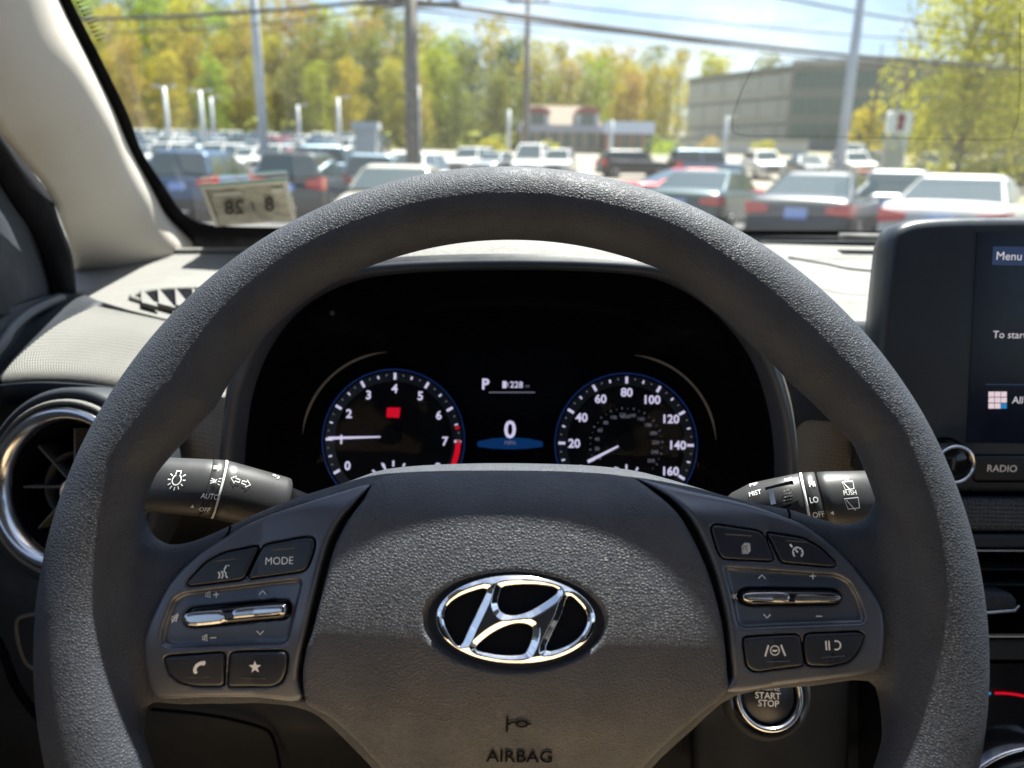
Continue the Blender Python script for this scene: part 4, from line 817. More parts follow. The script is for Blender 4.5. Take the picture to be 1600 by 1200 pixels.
def dial(nm, lab, c, nums, a_first, step, mt_nums, ndl, big):
    ang = [a_first-step*i for i in range(len(nums))]; o_ = PG.loc(*c)
    d = mk(nm, *slab(PG, [(c[0]+112*cos(a), c[1]-112*sin(a)) for a in np.linspace(0, 2*pi, 60, endpoint=False)], -.004, -.001, 0, 0), M_face, ic, smooth=False)
    if lab: d['label'] = lab
    ringo('blue_ring', c, 109.5, 112, -60, 240, .001, M_blue, d); ringo('inner_ring', c, 92, 107, -60, 240, .0002, mat(nm+'_track', (.012, .02, .028), .35), d)
    for i, a in enumerate(ang):
        r_ = 81; q = o_+np.array([cos(rad(a)), sin(rad(a))])*r_*SC; g, f = glyphs(nums[i], .025); mk('numeral', PG.W(g*14.0*SC+q, .0015), f, M_lav, d, smooth=False)
    sub = 4; V = MB(); V2 = MB()
    for i in range((len(nums)-1)*sub+1):
        a = rad(a_first-step*i/sub); mj = i % sub == 0; md_ = i % 2 == 0; r0 = 95 if mj else (98.5 if md_ else 101); r1 = 105.5 if mj else 103.5; w_ = 2.0 if mj else (1.3 if md_ else .9); e = np.array([cos(a), sin(a)]); t = np.array([-e[1], e[0]])
        (V if md_ else V2).add(PG.W([o_+(e*r0+t*w_)*SC, o_+(e*r1+t*w_)*SC, o_+(e*r1-t*w_)*SC, o_+(e*r0-t*w_)*SC], .001), [(0, 1, 2, 3)])
    V.build('tick_marks', M_lav, d, smooth=False); V2.build('minor_tick_marks', M_lavd, d, smooth=False)
    e = np.array([cos(rad(ndl[0])), sin(rad(ndl[0]))]); t = np.array([-e[1], e[0]]); pv = PG.loc(*ndl[1])
    mk('needle', *rings([PG.W([pv+t*.9*SC, pv-t*.9*SC, pv+(e*ndl[2]-t*2.3)*SC, pv+(e*ndl[2]+t*2.3)*SC], z) for z in (.004, .0055)]), M_lav, d, smooth=False)
    hb = [pv+np.array([cos(a), sin(a)])*15*SC for a in np.linspace(0, 2*pi, 24, endpoint=False)]; mk('needle_hub', *rings([PG.W(hb, .001), PG.W(hb, .007)]), M_face, d, smooth=False)
    # small gauge below
    V = MB(); g2_ = PG.loc(*big)
    for i in range(9):
        a = rad(190-25*i); e = np.array([cos(a), sin(a)]); t = np.array([-e[1], e[0]]); r0 = 33 if i % 2 == 0 else 36; V.add(PG.W([g2_+(e*r0+t*1.4)*SC, g2_+(e*42+t*1.4)*SC, g2_+(e*42-t*1.4)*SC, g2_+(e*r0-t*1.4)*SC], .0012), [(0, 1, 2, 3)])
    V.build('small_gauge_marks', M_lav, d, smooth=False)
    e = np.array([cos(rad(112)), sin(rad(112))]); t = np.array([-e[1], e[0]]); mk('small_needle', *rings([PG.W([g2_+t*.6*SC, g2_-t*.6*SC, g2_+(e*40-t*1.6)*SC, g2_+(e*40+t*1.6)*SC], z) for z in (.003, .004)]), M_lav, d, smooth=False)
    return d
tach = dial('tachometer', 'dial numbered 0 to 8 with red zone and red telltale', (615, 688), list('012345678'), 210, 30, M_lav, (182.5, (612, 682), 97), (614, 762))
ringo('red_zone', (615, 688), 97, 105, -32, -2, .0014, M_red, tach, 14)
for a in (12, 0): ringo('red_zone_mark', (615, 688), 98, 105, a-1, a+1, .0016, M_red, tach, 4)
mk('telltale', PG.W(PG.poly([(605, 637), (626, 637), (624, 653), (604, 652)]), .001), [(0, 1, 2, 3)], M_red, tach, smooth=False)
spd = dial('speedometer', 'dial numbered 20 to 160 with the needle resting at zero', (978, 694), ['0', '20', '40', '60', '80', '100', '120', '140', '160'], 210, 30, M_lav, (208, (978, 690), 68), (978, 768))
V = MB(); o_ = PG.loc(978, 694)
for i in range(14):
    a = rad(208-18.5*i); g, f = glyphs(str(i*20), .0); q = o_+np.array([cos(a), sin(a)])*46*SC; V.add(PG.W(g*5.2*SC+q, .0015), f)
    for j in (0, .5):
        a = rad(208-18.5*(i+j)); e = np.array([cos(a), sin(a)]); t = np.array([-e[1], e[0]]); V.add(PG.W([o_+(e*55+t*.6)*SC, o_+(e*(58 if j == 0 else 56)+t*.6)*SC, o_+(e*(58 if j == 0 else 56)-t*.6)*SC, o_+(e*55-t*.6)*SC], .0012), [(0, 1, 2, 3)])
g, f = glyphs('km/h', 0); V.add(PG.W(g*5*SC+PG.loc(977, 651), .0015), f); V.build('inner_scale', M_lavd, spd, smooth=False)
# centre display
cdp = mk('centre_display', PG.W(PG.poly([(742, 720), (742, 585), (850, 585), (850, 720)]), -.001), [(0, 1, 2, 3)], M_matte, ic, smooth=False)
for s, c, h, b, mt in (('P', (759, 600), 17, .03, M_lav), ('228', (807, 601), 10, .015, M_lav), ('mi', (824, 603), 4.5, 0, M_lavd), ('0', (797, 671), 28, .02, M_lav), ('MPH', (797, 692), 6, 0, M_lavd)):
    mark('lettering', glyphs(s, b), PG, c, h*SC, 0, mt, cdp, .001)
mark('fuel_icon', join2(poly2([(-.35, -.5), (.2, -.5), (.2, .5), (-.35, .5)]), strokes([[(.2, .3), (.42, .2), (.42, -.3), (.2, -.1)]], .1)), PG, (789, 601), 11*SC, 0, M_lav, cdp, .001)
mk('display_line', PG.W(PG.poly([(764, 614), (764, 612.4), (836, 612.4), (836, 614)]), .001), [(0, 1, 2, 3)], M_lavd, cdp, smooth=False)
arcp = [(746, 690), (770, 685), (797, 683.5), (824, 685), (848, 690), (848, 698), (824, 701), (797, 702), (770, 701), (746, 698)]
mk('blue_bar', PG.W(PG.poly(arcp), .0004), [tuple(range(10))], M_blueb, cdp, smooth=False)
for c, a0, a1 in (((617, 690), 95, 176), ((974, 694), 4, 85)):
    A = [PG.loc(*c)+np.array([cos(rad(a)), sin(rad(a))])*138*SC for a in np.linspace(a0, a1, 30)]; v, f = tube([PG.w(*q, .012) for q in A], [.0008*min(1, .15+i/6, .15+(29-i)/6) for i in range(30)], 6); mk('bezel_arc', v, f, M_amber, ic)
lp = [P(u, v, .52) for u, v in ((350, 830), (372, 450), (1222, 450), (1240, 830))]
mk('cover_lens', lp, [(0, 1, 2, 3)], M_lens, ic, smooth=False)
v, f = tube([P(519, 489, .522), P(519, 489, .518)], .0018, 10); mk('pin_mark', v, f, M_dash, ic)
# ---- round air vent at the door end
def ringlathe(pl, c, prof, n=72, px=None):
    """prof: (radius px-scale, z) -> closed lathe on plane"""
    o_ = pl.loc(*c); return rings([[pl.w(o_[0]+r_*cos(a), o_[1]+r_*sin(a), z) for a in np.linspace(0, 2*pi, n, endpoint=False)] for r_, z in prof], cap=False)
vd = .50; PV = Plane(D(108, 762, vd), (cos(rad(10)), -sin(rad(10)), 0), (0, sin(rad(17)), cos(rad(17)))); k_ = vd/F*.93; VC = (103, 763)
va = thing('air_vent', 'round black air vent with a satin chrome ring at the door end of the dashboard', 'air vent', mat=Matrix.Translation(Vector(PV.o)))
mk('surround', *ringlathe(PV, VC, [(172*k_, -.03), (170*k_, -.004), (160*k_, .0), (148*k_, -.004), (136*k_, -.01)]), M_dashd, va)
mk('chrome_ring', *ringlathe(PV, VC, [(138*k_, -.012), (138*k_, .002), (134*k_, .0055), (126*k_, .006), (116*k_, .002), (112*k_, -.004), (111*k_, -.012)]), M_satin, va)
mk('outer_flange', *ringlathe(PV, VC, [(152*k_, -.012), (150*k_, .001), (146*k_, .0035), (140*k_, .001), (139*k_, -.01)]), M_dash, va)
mk('barrel', *ringlathe(PV, VC, [(111*k_, -.004), (108*k_, -.012), (104*k_, -.05), (2*k_, -.055)]), M_matte, va)
oc = PV.loc(*VC); M_vane = mat('vane_plastic', (.09, .09, .085), .45)
for i in range(8):
    a = rad(5+45*i); e = np.array([cos(a), sin(a)]); t = np.array([-e[1], e[0]]); v, f = rings([PV.W([oc+(e*22+t*1.6)*k_, oc+(e*100+t*1.6)*k_, oc+(e*100-t*1.6)*k_, oc+(e*22-t*1.6)*k_], z) for z in (-.024, -.008)]); mk('vane', v, f, M_vane, va, smooth=False)
mk('inner_hoop', *ringlathe(PV, VC, [(62*k_, -.02), (61*k_, -.009), (58*k_, -.009), (57*k_, -.02)], 48), M_dashd, va)
mk('hub_ring', *ringlathe(PV, (105, 770), [(22*k_, -.012), (21*k_, -.003), (17*k_, -.003), (16*k_, -.012)], 36), M_silver, va); mk('hub_cap', *ringlathe(PV, (105, 770), [(16*k_, -.006), (2*k_, -.0055)], 24), M_gloss, va)
mark('hub_line', strokes([[(-.1, .5), (.1, -.5)]], .16), PV, (106, 771), 18*k_, 0, M_print, va, -.004)
# ---- start button
PB = Plane(D(1201, 1088, .442), (1, 0, -.02), (0, sin(rad(24)), cos(rad(24)))); kb = .442/F
sb = thing('start_button', 'round engine start stop button with satin ring below the switch spoke', 'push button', mat=Matrix.Translation(Vector(PB.o)))
mk('ring', *ringlathe(PB, (1201, 1088), [(53*kb, -.01), (53*kb, .002), (50*kb, .004), (45*kb, .003), (42.5*kb, -.001), (42.5*kb, -.01)]), M_satin, sb)
mk('surround', *ringlathe(PB, (1201, 1088), [(72*kb, -.006), (64*kb, .001), (57*kb, .0005), (56*kb, -.008)]), M_dashd, sb)
mk('button_cap', *ringlathe(PB, (1201, 1088), [(42*kb, -.006), (41.5*kb, -.0005), (38*kb, .0008), (.5*kb, .0010)]), M_btn, sb)
for s, c, h, b in (('ENGINE', (1200, 1075), 7.5, 0), ('START', (1200, 1087), 10, .015), ('STOP', (1201, 1099), 10, .015)): mark('lettering', glyphs(s, b), PB, c, h*kb, -1, M_print, sb, .0014)
# ---- touchscreen
PS = Plane(D(1520, 540, .495), (1, 0, 0), (0, sin(rad(9)), cos(rad(9)))); ks = .495/F
tcs = thing('touchscreen_display', 'free-standing dark touchscreen showing menu and app icons, cut by the picture edge', 'touchscreen', mat=Matrix.Translation(Vector(PS.o)))
ho = [(1411, 352), (1395, 372), (1389, 410), (1376, 540), (1360, 690), (1350, 768), (1600, 770), (2280, 776), (2262, 540), (2245, 380), (2228, 356), (2190, 348), (1900, 343), (1600, 341), (1450, 343)]
pp = PS.poly(ho, 0); pp = chaikin(pp, 2)
t_ = np.roll(pp, -1, 0)-np.roll(pp, 1, 0); t_ /= np.linalg.norm(t_, axis=1, keepdims=True); nn = np.stack([-t_[:, 1], t_[:, 0]], 1); ar = .5*np.sum(pp[:, 0]*np.roll(pp[:, 1], -1)-pp[:, 1]*np.roll(pp[:, 0], -1)); nn = nn if ar > 0 else -nn
v, f = rings([PS.W(pp+nn*.004, -.03), PS.W(pp-nn*.001, -.022), PS.W(pp-nn*.002, -.012), PS.W(pp-nn*.001, -.005), PS.W(pp+nn*.0015, -.001), PS.W(pp+nn*.005, 0)]); mk('housing', v, f, mat('screen_housing', (.028, .034, .042), .33, bump=('n', 5000, .00001)), tcs)
glass = [(1527, 363), (1880, 363), (2190, 368), (2190, 698), (1510, 692)]
g_ = mk('screen', *slab(PS, [(1527, 363), (2190, 368), (2200, 698), (1510, 692)], .0, .0006, 0, 0), M_screen, tcs, smooth=False)
mk('menu_button', *slab(PS, [(1552, 385), (1650, 386), (1650, 416), (1550, 414)], .0006, .0009, 0, 0), M_menu, g_, smooth=False)
mk('screen_divider', *slab(PS, [(1540, 600), (2180, 604), (2180, 605.5), (1540, 601.5)], .0006, .0008, 0, 0), M_menu, g_, smooth=False)
for s, c, h, b in (('Menu', (1577, 400), 12.5, 0), ('To start', (1578, 523), 11, 0), ('All', (1590, 625), 11, 0)): mark('lettering', glyphs(s, b), PS, c, h*ks, 0, M_stext, g_, .0012)
for i in range(3):
    for j in range(3): mk('icon_tile', *slab(PS, [(1545+i*9.8, 612+j*9.2), (1553.6+i*9.8, 612+j*9.2), (1553.4+i*9.8, 620+j*9.2), (1544.8+i*9.8, 620+j*9.2)], .0007, .001, 0, 0), M_iblue if (i, j) == (2, 2) else M_pink, g_, smooth=False)
def rrect(a, b, c, d, r_): return [(x+r_*sx*cos(q), y+r_*sy*sin(q)) for x, y, sx, sy, qs in ((a+r_, b+r_, -1, -1, (0, .5, 1)), (c-r_, b+r_, 1, -1, (1, .5, 0)), (c-r_, d-r_, 1, 1, (0, .5, 1)), (a+r_, d-r_, -1, 1, (1, .5, 0))) for q in [t*pi/2 for t in qs]]
rb = mk('radio_button', *slab(PS, rrect(1523, 713, 1700, 751, 6), -.002, .0022, .0012, 0), M_dashd, tcs); mk('button_gap', *slab(PS, rrect(1520, 710, 1703, 754, 7), -.0005, .0003, 0, 0), M_matte, tcs, smooth=False)
mark('lettering', glyphs('RADIO', .0), PS, (1566, 732), 11*ks, 0, M_print, rb, .0026)
kn = (1474, 718); mk('knob_ring', *ringlathe(PS, kn, [(31*ks, 0), (31*ks, .014), (29.5*ks, .0155), (27*ks, .0155), (26*ks, .013)], 48), M_satin, tcs); mk('volume_knob', *ringlathe(PS, kn, [(30*ks, .0), (30*ks, .012), (26*ks, .0135), (.5*ks, .0135)], 40), M_gloss, tcs); mk('knob_collar', *ringlathe(PS, kn, [(37*ks, -.001), (36*ks, .002), (32*ks, .0015)], 40), M_matte, tcs)
# ---- centre stack below the screen
PC = Plane(D(1560, 900, .50), (1, 0, 0), (0, sin(rad(14)), cos(rad(14)))); kc = .5/F
cs = thing('centre_stack', 'centre stack with knurled strip, slotted air vents and climate dial below the touchscreen', 'centre console', mat=Matrix.Translation(Vector(PC.o)))
mk('backing', *slab(PC, [(1380, 760), (2260, 765), (2260, 1320), (1380, 1320)], -.06, -.03, 0, 0), M_matte, cs, smooth=False)
mk('knurled_strip', *slab(PC, [(1400, 780), (2240, 784), (2240, 832), (1400, 831)], -.04, -.002, .003, 0), M_knurld, cs, smooth=False)
mk('trim_strip', *slab(PC, [(1400, 836), (2240, 839), (2240, 857), (1400, 855)], -.04, .0, .001, 0), M_dashd, cs, smooth=False)
mk('chrome_line', *slab(PC, [(1400, 858.5), (2240, 860.5), (2240, 863.5), (1400, 861.5)], -.02, .002, .0005, 0), M_satin, cs, smooth=False)
for va_ in (888, 912): mk('vent_slat', *slab(PC, [(1400, va_), (2240, va_+2), (2240, va_+5), (1400, va_+3)], -.04, -.012, .001, 0), M_dashd, cs, smooth=False)
tb = mk('vent_tab', *slab(PC, [(1440, 927), (1580, 925), (1592, 942), (1584, 955), (1440, 957)], -.02, .004, .002, 1), M_dashd, cs); mk('tab_chrome', *slab(PC, [(1440, 957), (1584, 955), (1593, 945), (1594, 949), (1586, 959), (1440, 961)], -.02, .005, .0005, 1), M_satin, tb)
mk('tab_icon', *slab(PC, [(1552, 936), (1564, 936), (1562, 945), (1554, 945)], .004, .0043, 0, 0), M_lower, tb, smooth=False)
mk('chrome_strip', *slab(PC, [(1400, 990), (2240, 992), (2240, 998), (1400, 996)], -.02, .004, .001, 0), M_chrome, cs, smooth=False)
mk('lower_trim', *slab(PC, [(1400, 999), (2240, 1001), (2240, 1034), (1400, 1032)], -.02, .0, .002, 0), M_dashd, cs, smooth=False)
mk('climate_panel', *slab(PC, [(1400, 1036), (2240, 1038), (2240, 1300), (1400, 1300)], -.06, -.004, .002, 0), M_gloss, cs, smooth=False)
CC = (1560, 1250)
def arcslab(nm, c, r0, r1, a0, a1, z0, z1, mt, rx=1):
    pts = [(c[0]+r1*rx*cos(rad(a)), c[1]-r1*sin(rad(a))) for a in np.linspace(a0, a1, 20)]+[(c[0]+r0*rx*cos(rad(a)), c[1]-r0*sin(rad(a))) for a in np.linspace(a1, a0, 20)]
    p = PC.poly(pts, z1); n = 20; A = PC.W(p[:n], z1); B = PC.W(p[n:][::-1], z1); return mk(nm, *rings([A, B], cap=False, closed=False), mt, cs, smooth=False)
arcslab('warm_arc', CC, 165, 169, 40, 92, 0, -.002, M_red); arcslab('cool_arc', CC, 165, 169, 94, 100, 0, -.002, mat('cool_blue', (.05, .35, .7), .4, emit=(.02, .3, .7), es=.6))
def ringC(nm, c, prof, mt): return mk(nm, *ringlathe(PC, c, prof, 64), mt, cs)
ringC('climate_dial_ring', (1600, 1290), [(140*kc, -.004), (140*kc, .010), (137*kc, .012), (134*kc, .010), (133*kc, .0)], M_chrome)
ringC('climate_dial_ring', (1600, 1290), [(115*kc, .002), (115*kc, .018), (112*kc, .0195), (109*kc, .018), (108*kc, .01)], M_chrome)
ringC('climate_dial', (1600, 1290), [(133*kc, .0), (116*kc, .012), (108*kc, .016), (.5*kc, .016)], M_gloss)
# ---- the rest of the cabin round the camera
cab = MB()
def bx(c, d): cab.add(*box(c, d))
cs_ = []
o = mk('headliner', *box((.37, -.75, CAMZ+.395), (1.9, 1.78, .03)), M_head, None, smooth=False); tag(o, 'pale cloth headliner over the front seats', 'headliner')
o = mk('cabin_floor', *box((.37, -.45, .72), (1.7, 2.4, .04)), M_lower, None, smooth=False); tag(o, kind='structure')
for s, nm in ((-1, 'driver door'), (1, 'passenger door')):
    x = .37+s*.90; t = thing('side_door', f'dark inner panel of the {nm} beside the seats', 'door', (x, -.4, .74)); mk('door_panel', *box((x, -.32, 1.08), (.06, 1.9, .70)), M_dashd, t, smooth=False); mk('belt_post', *box((x, -1.2, 1.33), (.05, .16, 1.15)), M_head, t, smooth=False)
st = thing('driver_seat', 'driver seat with tan cushion added as lap light bounce and dark backrest under the camera', 'seat', (0, -.25, .76)); mk('lap_bounce_cushion', *box((.0, -.08, 1.05), (.50, .72, .16)), M_lap, st, smooth=False); mk('seat_backrest', *box((0, -.52, 1.32), (.5, .12, .72)), M_dashd, st, smooth=False)  # cushion raised and stretched for the unseen lap, to bounce warm light
tag(mk('cabin_rear', *box((.37, -1.75, 1.3), (1.8, .06, 1.14)), M_dashd, None, smooth=False), kind='structure')
# ---- stalks
class Stalk:
    def __init__(s, secs, flat=2.3, seg=40):
        """secs: (u, v, depth, radius px)"""
        s.c = [D(u, v, d) for u, v, d, r_ in secs]; s.r = [r_*d/F for u, v, d, r_ in secs]; s.ax = s.c[-1]-s.c[0]; s.L = np.linalg.norm(s.ax); s.ax /= s.L
        s.tw = -ray(*secs[1][:2]); s.tw -= s.ax*np.dot(s.tw, s.ax); s.tw /= np.linalg.norm(s.tw); s.up = np.cross(s.ax, s.tw); s.up = s.up if s.up[2] > 0 else -s.up; s.seg = seg; s.e = flat; s.u = [q[0] for q in secs]
    def at(s, u): return np.array([np.interp(u, s.u, [c[k] for c in s.c]) if s.u[0] < s.u[-1] else np.interp(-u, [-q for q in s.u], [c[k] for c in s.c]) for k in range(3)]), float(np.interp(u, s.u, s.r) if s.u[0] < s.u[-1] else np.interp(-u, [-q for q in s.u], s.r))
    def sec(s, u, k=1.0, off=0):
        c, r_ = s.at(u); o_ = []
        for a in np.linspace(0, 2*pi, s.seg, endpoint=False):
            ca, sa = cos(a), sin(a); m_ = (abs(ca)**s.e+abs(sa)**s.e)**(-1/s.e); o_.append(c+(s.tw*ca*.9+s.up*sa)*(r_*k*m_+off))
        return o_
    def part(s, us, ks=None): return rings([s.sec(u, (ks[i] if ks else 1)) for i, u in enumerate(us)])
    def wrap(s, u, v, z=.0006):
        """function mapping flat offsets (m) round pixel (u, v) onto the surface"""
        c, r_ = s.at(u); a0 = 0
        for _ in range(8):
            c, r_ = s.at(u_ := (u if _ == 0 else u_)); q = c+(s.tw*cos(a0)*.9+s.up*sin(a0))*r_*(abs(cos(a0))**s.e+abs(sin(a0))**s.e)**(-1/s.e)-CO; dd = np.dot(q, FW); pu, pv = 800+F*np.dot(q, CR)/dd, 600-F*np.dot(q, CU)/dd; u_ += u-pu; a0 = max(-1.4, min(1.4, a0-(v-pv)/(r_/dd*F)))
        c, r_ = s.at(u_); rr = r_*.93
        def g(v2):
            o_ = []
            for p in v2:
                a = a0+p[1]/rr; cv, r_ = s.at(u_+p[0]*F/dd*abs(float(np.dot(s.ax, CR)))); q = cv; ca, sa = cos(a), sin(a); m_ = (abs(ca)**s.e+abs(sa)**s.e)**(-1/s.e); o_.append(q+(s.tw*ca*.9+s.up*sa)*(r_*m_+z))
            return np.array(o_)
        return g
    def mark(s, nm, shape, u, v, hpx, par, rot=0, mt=None):
        sc = np.dot(s.at(u)[0]-CO, FW)/F; q, f = shape; a = rad(rot); q = q*hpx*sc; q = np.stack([q[:, 0]*cos(a)-q[:, 1]*sin(a), q[:, 0]*sin(a)+q[:, 1]*cos(a)], 1); return mk(nm, s.wrap(u, v)(q), f, mt or M_print, par, smooth=False)
bulb = join2(strokes([arc(0, 0, .27, 115, 425, 20), [(-.14, .3), (-.14, .48), (.14, .48), (.14, .3)]], .07), strokes([[(.38*cos(rad(a)), .38*sin(rad(a))), (.56*cos(rad(a)), .56*sin(rad(a)))] for a in (0, 32, -32, 180, 148, 212, 270, 300, 240)], .06))
LS = Stalk([(205, 752, .372, 42), (232, 756, .372, 43), (320, 762, .374, 45), (335, 763, .374, 46), (350, 766, .375, 46), (445, 790, .39, 43), (452, 792, .392, 38), (530, 812, .41, 30)])
ls = thing('light_stalk', 'black light switch stalk with lamp symbol behind the wheel, on the door side', 'control stalk', mat=Matrix.Translation(Vector(LS.c[2])))
k1 = mk('end_knob', *LS.part([203, 206, 214, 232, 310, 320, 321.5, 323], [.5, .8, .97, 1, 1, 1, .99, .9]), M_stalk, ls); dr_ = mk('dial_ring', *LS.part([322, 323.5, 340, 341], [.97, 1, 1, .95]), M_stalk, ls); mk('white_line', *LS.part([341, 341.3, 344, 344.4], [.98, 1.004, 1.004, .98]), M_print, ls)
sh_ = mk('shaft', *LS.part([344.4, 346, 360, 400, 436, 444, 447], [.97, 1, 1, 1, 1, .985, .9]), M_stalk, ls); mk('neck', *LS.part([446, 470, 530], [.72, .74, .8]), M_matte, ls)
LS.mark('lamp_icon', bulb, 276, 750, 26, k1); LS.mark('pointer', poly2([(-.5, -.4), (.5, -.4), (0, .5)]), 301, 790, 6, k1)
LS.mark('lettering', glyphs('AUTO', .01), 328, 775, 7.5, dr_, 0); LS.mark('lettering', glyphs('OFF', .01), 320, 795, 7.5, dr_, 0)
LS.mark('sidelight_icon', strokes([arc(-.25, 0, .3, -60, 60, 8), [(-.1, .25), (-.1, -.25)], [(-.6, .35), (-.2, .2)], [(-.7, 0), (-.2, 0)], [(-.6, -.35), (-.2, -.2)], arc(.5, 0, .3, 120, 240, 8), [(.6, .35), (1.0, .45)], [(.55, 0), (1.0, 0)], [(.6, -.35), (1.0, -.45)]], .12), 335, 752, 10, dr_, 0)
LS.mark('headlight_icon', strokes([arc(.1, 0, .45, -90, 90, 8)+[(.1, .45)], [(-.9, .4), (-.15, .3)], [(-.9, .1), (-.15, .1)], [(-.9, -.2), (-.15, -.2)]], .14), 340, 732, 8, dr_, 0)
LS.mark('indicator_icon', strokes([[(-1.6, 0), (-.9, .5), (-.9, .2), (-.2, .2), (-.2, -.2), (-.9, -.2), (-.9, -.5), (-1.6, 0)], [(1.6, 0), (.9, .5), (.9, .2), (.2, .2), (.2, -.2), (.9, -.2), (.9, -.5), (1.6, 0)]], .12), 376, 753, 10, sh_, -4)
LS.mark('high_beam_icon', strokes([arc(.1, 0, .4, -90, 90, 8)+[(.1, .4)], [(-.9, .35), (-.15, .3)], [(-.9, 0), (-.15, 0)]], .12), 432, 746, 8, sh_, -8)
RS = Stalk([(1395, 774, .372, 41), (1366, 776, .372, 42), (1280, 781, .374, 44), (1262, 783, .374, 45), (1250, 785, .375, 45), (1180, 796, .385, 41), (1140, 806, .39, 33), (1120, 812, .4, 28)])
wsx = thing('wiper_stalk', 'black wiper stalk marked HI, LO and OFF behind the wheel, on the passenger side', 'control stalk', mat=Matrix.Translation(Vector(RS.c[2])))
k2 = mk('end_knob', *RS.part([1388, 1385, 1376, 1300, 1286, 1284], [.5, .8, .97, 1, .99, .9]), M_stalk, wsx); d2 = mk('dial_ring', *RS.part([1282, 1280.5, 1263, 1262], [.95, 1, 1, .95]), M_stalk, wsx); mk('white_line', *RS.part([1262, 1261.6, 1258.4, 1258], [.98, 1.004, 1.004, .98]), M_print, wsx)
s2 = mk('shaft', *RS.part([1257, 1256, 1220, 1180, 1150, 1140], [.97, 1, 1, 1, .96, .85]), M_stalk, wsx)
RS.mark('lettering', glyphs('HI', .01), 1269, 757, 8, d2); RS.mark('lettering', glyphs('LO', .01), 1272, 781, 8, d2); RS.mark('lettering', glyphs('OFF', .01), 1279, 803, 8, d2); RS.mark('pointer', poly2([(-.5, 0), (.4, .5), (.4, -.5)]), 1300, 801, 6, k2)
RS.mark('lettering', glyphs('PUSH', .01), 1328, 770, 6.5, k2); wi = strokes([[(-.8, .5), (.8, .5), (.65, -.5), (-.65, -.5), (-.8, .5)], [(-.6, .35), (.15, -.7)]], .1)
RS.mark('rear_wiper_icon', wi, 1332, 786, 14, k2, 2); RS.mark('rear_washer_icon', join2(wi, strokes([[(-.3, .6), (-.1, .85)], [(.1, .6), (.3, .85)]], .08)), 1326, 759, 11, k2, 4)
RS.mark('lettering', glyphs('MIST', .0), 1180, 771, 7, s2, 3); RS.mark('lettering', glyphs('INT', .0), 1232, 750, 5.5, s2, 3); RS.mark('lettering', glyphs('MF', .0), 1178, 758, 8, s2, 3)
def rect(a, b): return poly2([(-a, -b), (a, -b), (a, b), (-a, b)])
RS.mark('speed_wheel_slot', rect(.6, .5), 1222, 776, 38, s2, 4, M_matte); 
for i, yy in enumerate((766, 771, 776, 781, 786)): RS.mark('speed_wheel_rib', strokes([[(-1, 0), (1, 0)]], .22), 1232, yy, 8, s2, 2, M_dash)
RS.mark('speed_wheel_mark', rect(.35, .9), 1206, 776, 12, s2, 2, M_satin)
# ---- steering wheel (local frame: x across, y up the wheel, z towards the driver, built in millimetres)
TW = rad(24); WO = D(803, 966, .300)
PW = Plane(WO, (1, 0, 0), (0, sin(TW), cos(TW)))
Mw = Matrix.Identity(4)
for i in range(3): Mw[i][0] = PW.ex[i]; Mw[i][1] = PW.ey[i]; Mw[i][2] = PW.n[i]; Mw[i][3] = PW.o[i]
sw = thing('steering_wheel', 'grained leather steering wheel with oval chrome emblem and switch spokes', 'steering wheel', mat=Mw)
def zdm(x, y):
    ax = np.minimum(np.abs(x), 100); y = np.clip(y, -85, 66); d = y+1.5; return 10.2-4.5*(ax/85)**2-np.where(d > 0, .0019, .0052)*d*d-.032*np.maximum(y-38, 0)**2
def locz(u, v, off=0):
    z = 0
    for _ in range(6): a = PW.loc(u, v, z/1000); z = .4*z+.6*(float(zdm(a[0]*1000, a[1]*1000))+off)
    return a
def wpoly(pts, off=0): return np.array([locz(u, v, off) for u, v in pts])*1000
def wp(pts, off=0, n=4): return spline(wpoly(pts, off), n)
HUBP = [(160, 830), (200, 812), (218, 806), (229, 818), (244, 838), (268, 850), (305, 845), (360, 822), (420, 795), (480, 772), (540, 752), (600, 732), (690, 723), (800, 720), (910, 723), (985, 732), (1060, 751), (1130, 773), (1195, 789), (1240, 798), (1285, 812), (1318, 818), (1345, 810), (1363, 793), (1376, 782), (1400, 790), (1440, 850), (1450, 960), (1440, 1140), (1400, 1160),
        (1378, 1180), (1374, 1110), (1352, 1062), (1260, 1070), (1146, 1084), (1082, 1134), (1010, 1204), (960, 1290), (920, 1380), (700, 1380), (655, 1290), (590, 1204), (520, 1132), (474, 1104), (400, 1096), (300, 1100), (246, 1096), (236, 1112), (226, 1150), (200, 1150), (160, 1100), (150, 960)]
hub2 = sdpoly(wp(HUBP, -12, 3))
BZL = [(223, 1012), (228, 985), (243, 950), (262, 915), (285, 888), (315, 862), (345, 843), (375, 825), (420, 805), (470, 788), (520, 772), (578, 756), (556, 783), (530, 813), (512, 848), (500, 890), (488, 938), (476, 990), (467, 1030), (464, 1062), (468, 1096), (400, 1091), (320, 1091), (252, 1093), (236, 1084), (227, 1052)]
BZR = [(995, 747), (1040, 757), (1080, 767), (1130, 778), (1180, 791), (1228, 808), (1258, 821), (1300, 851), (1330, 880), (1356, 912), (1378, 946), (1384, 975), (1384, 1010), (1379, 1040), (1366, 1051), (1310, 1060), (1230, 1070), (1139, 1083), (1146, 1058), (1143, 1022), (1138, 975), (1124, 912), (1107, 862), (1082, 812), (1045, 775)]
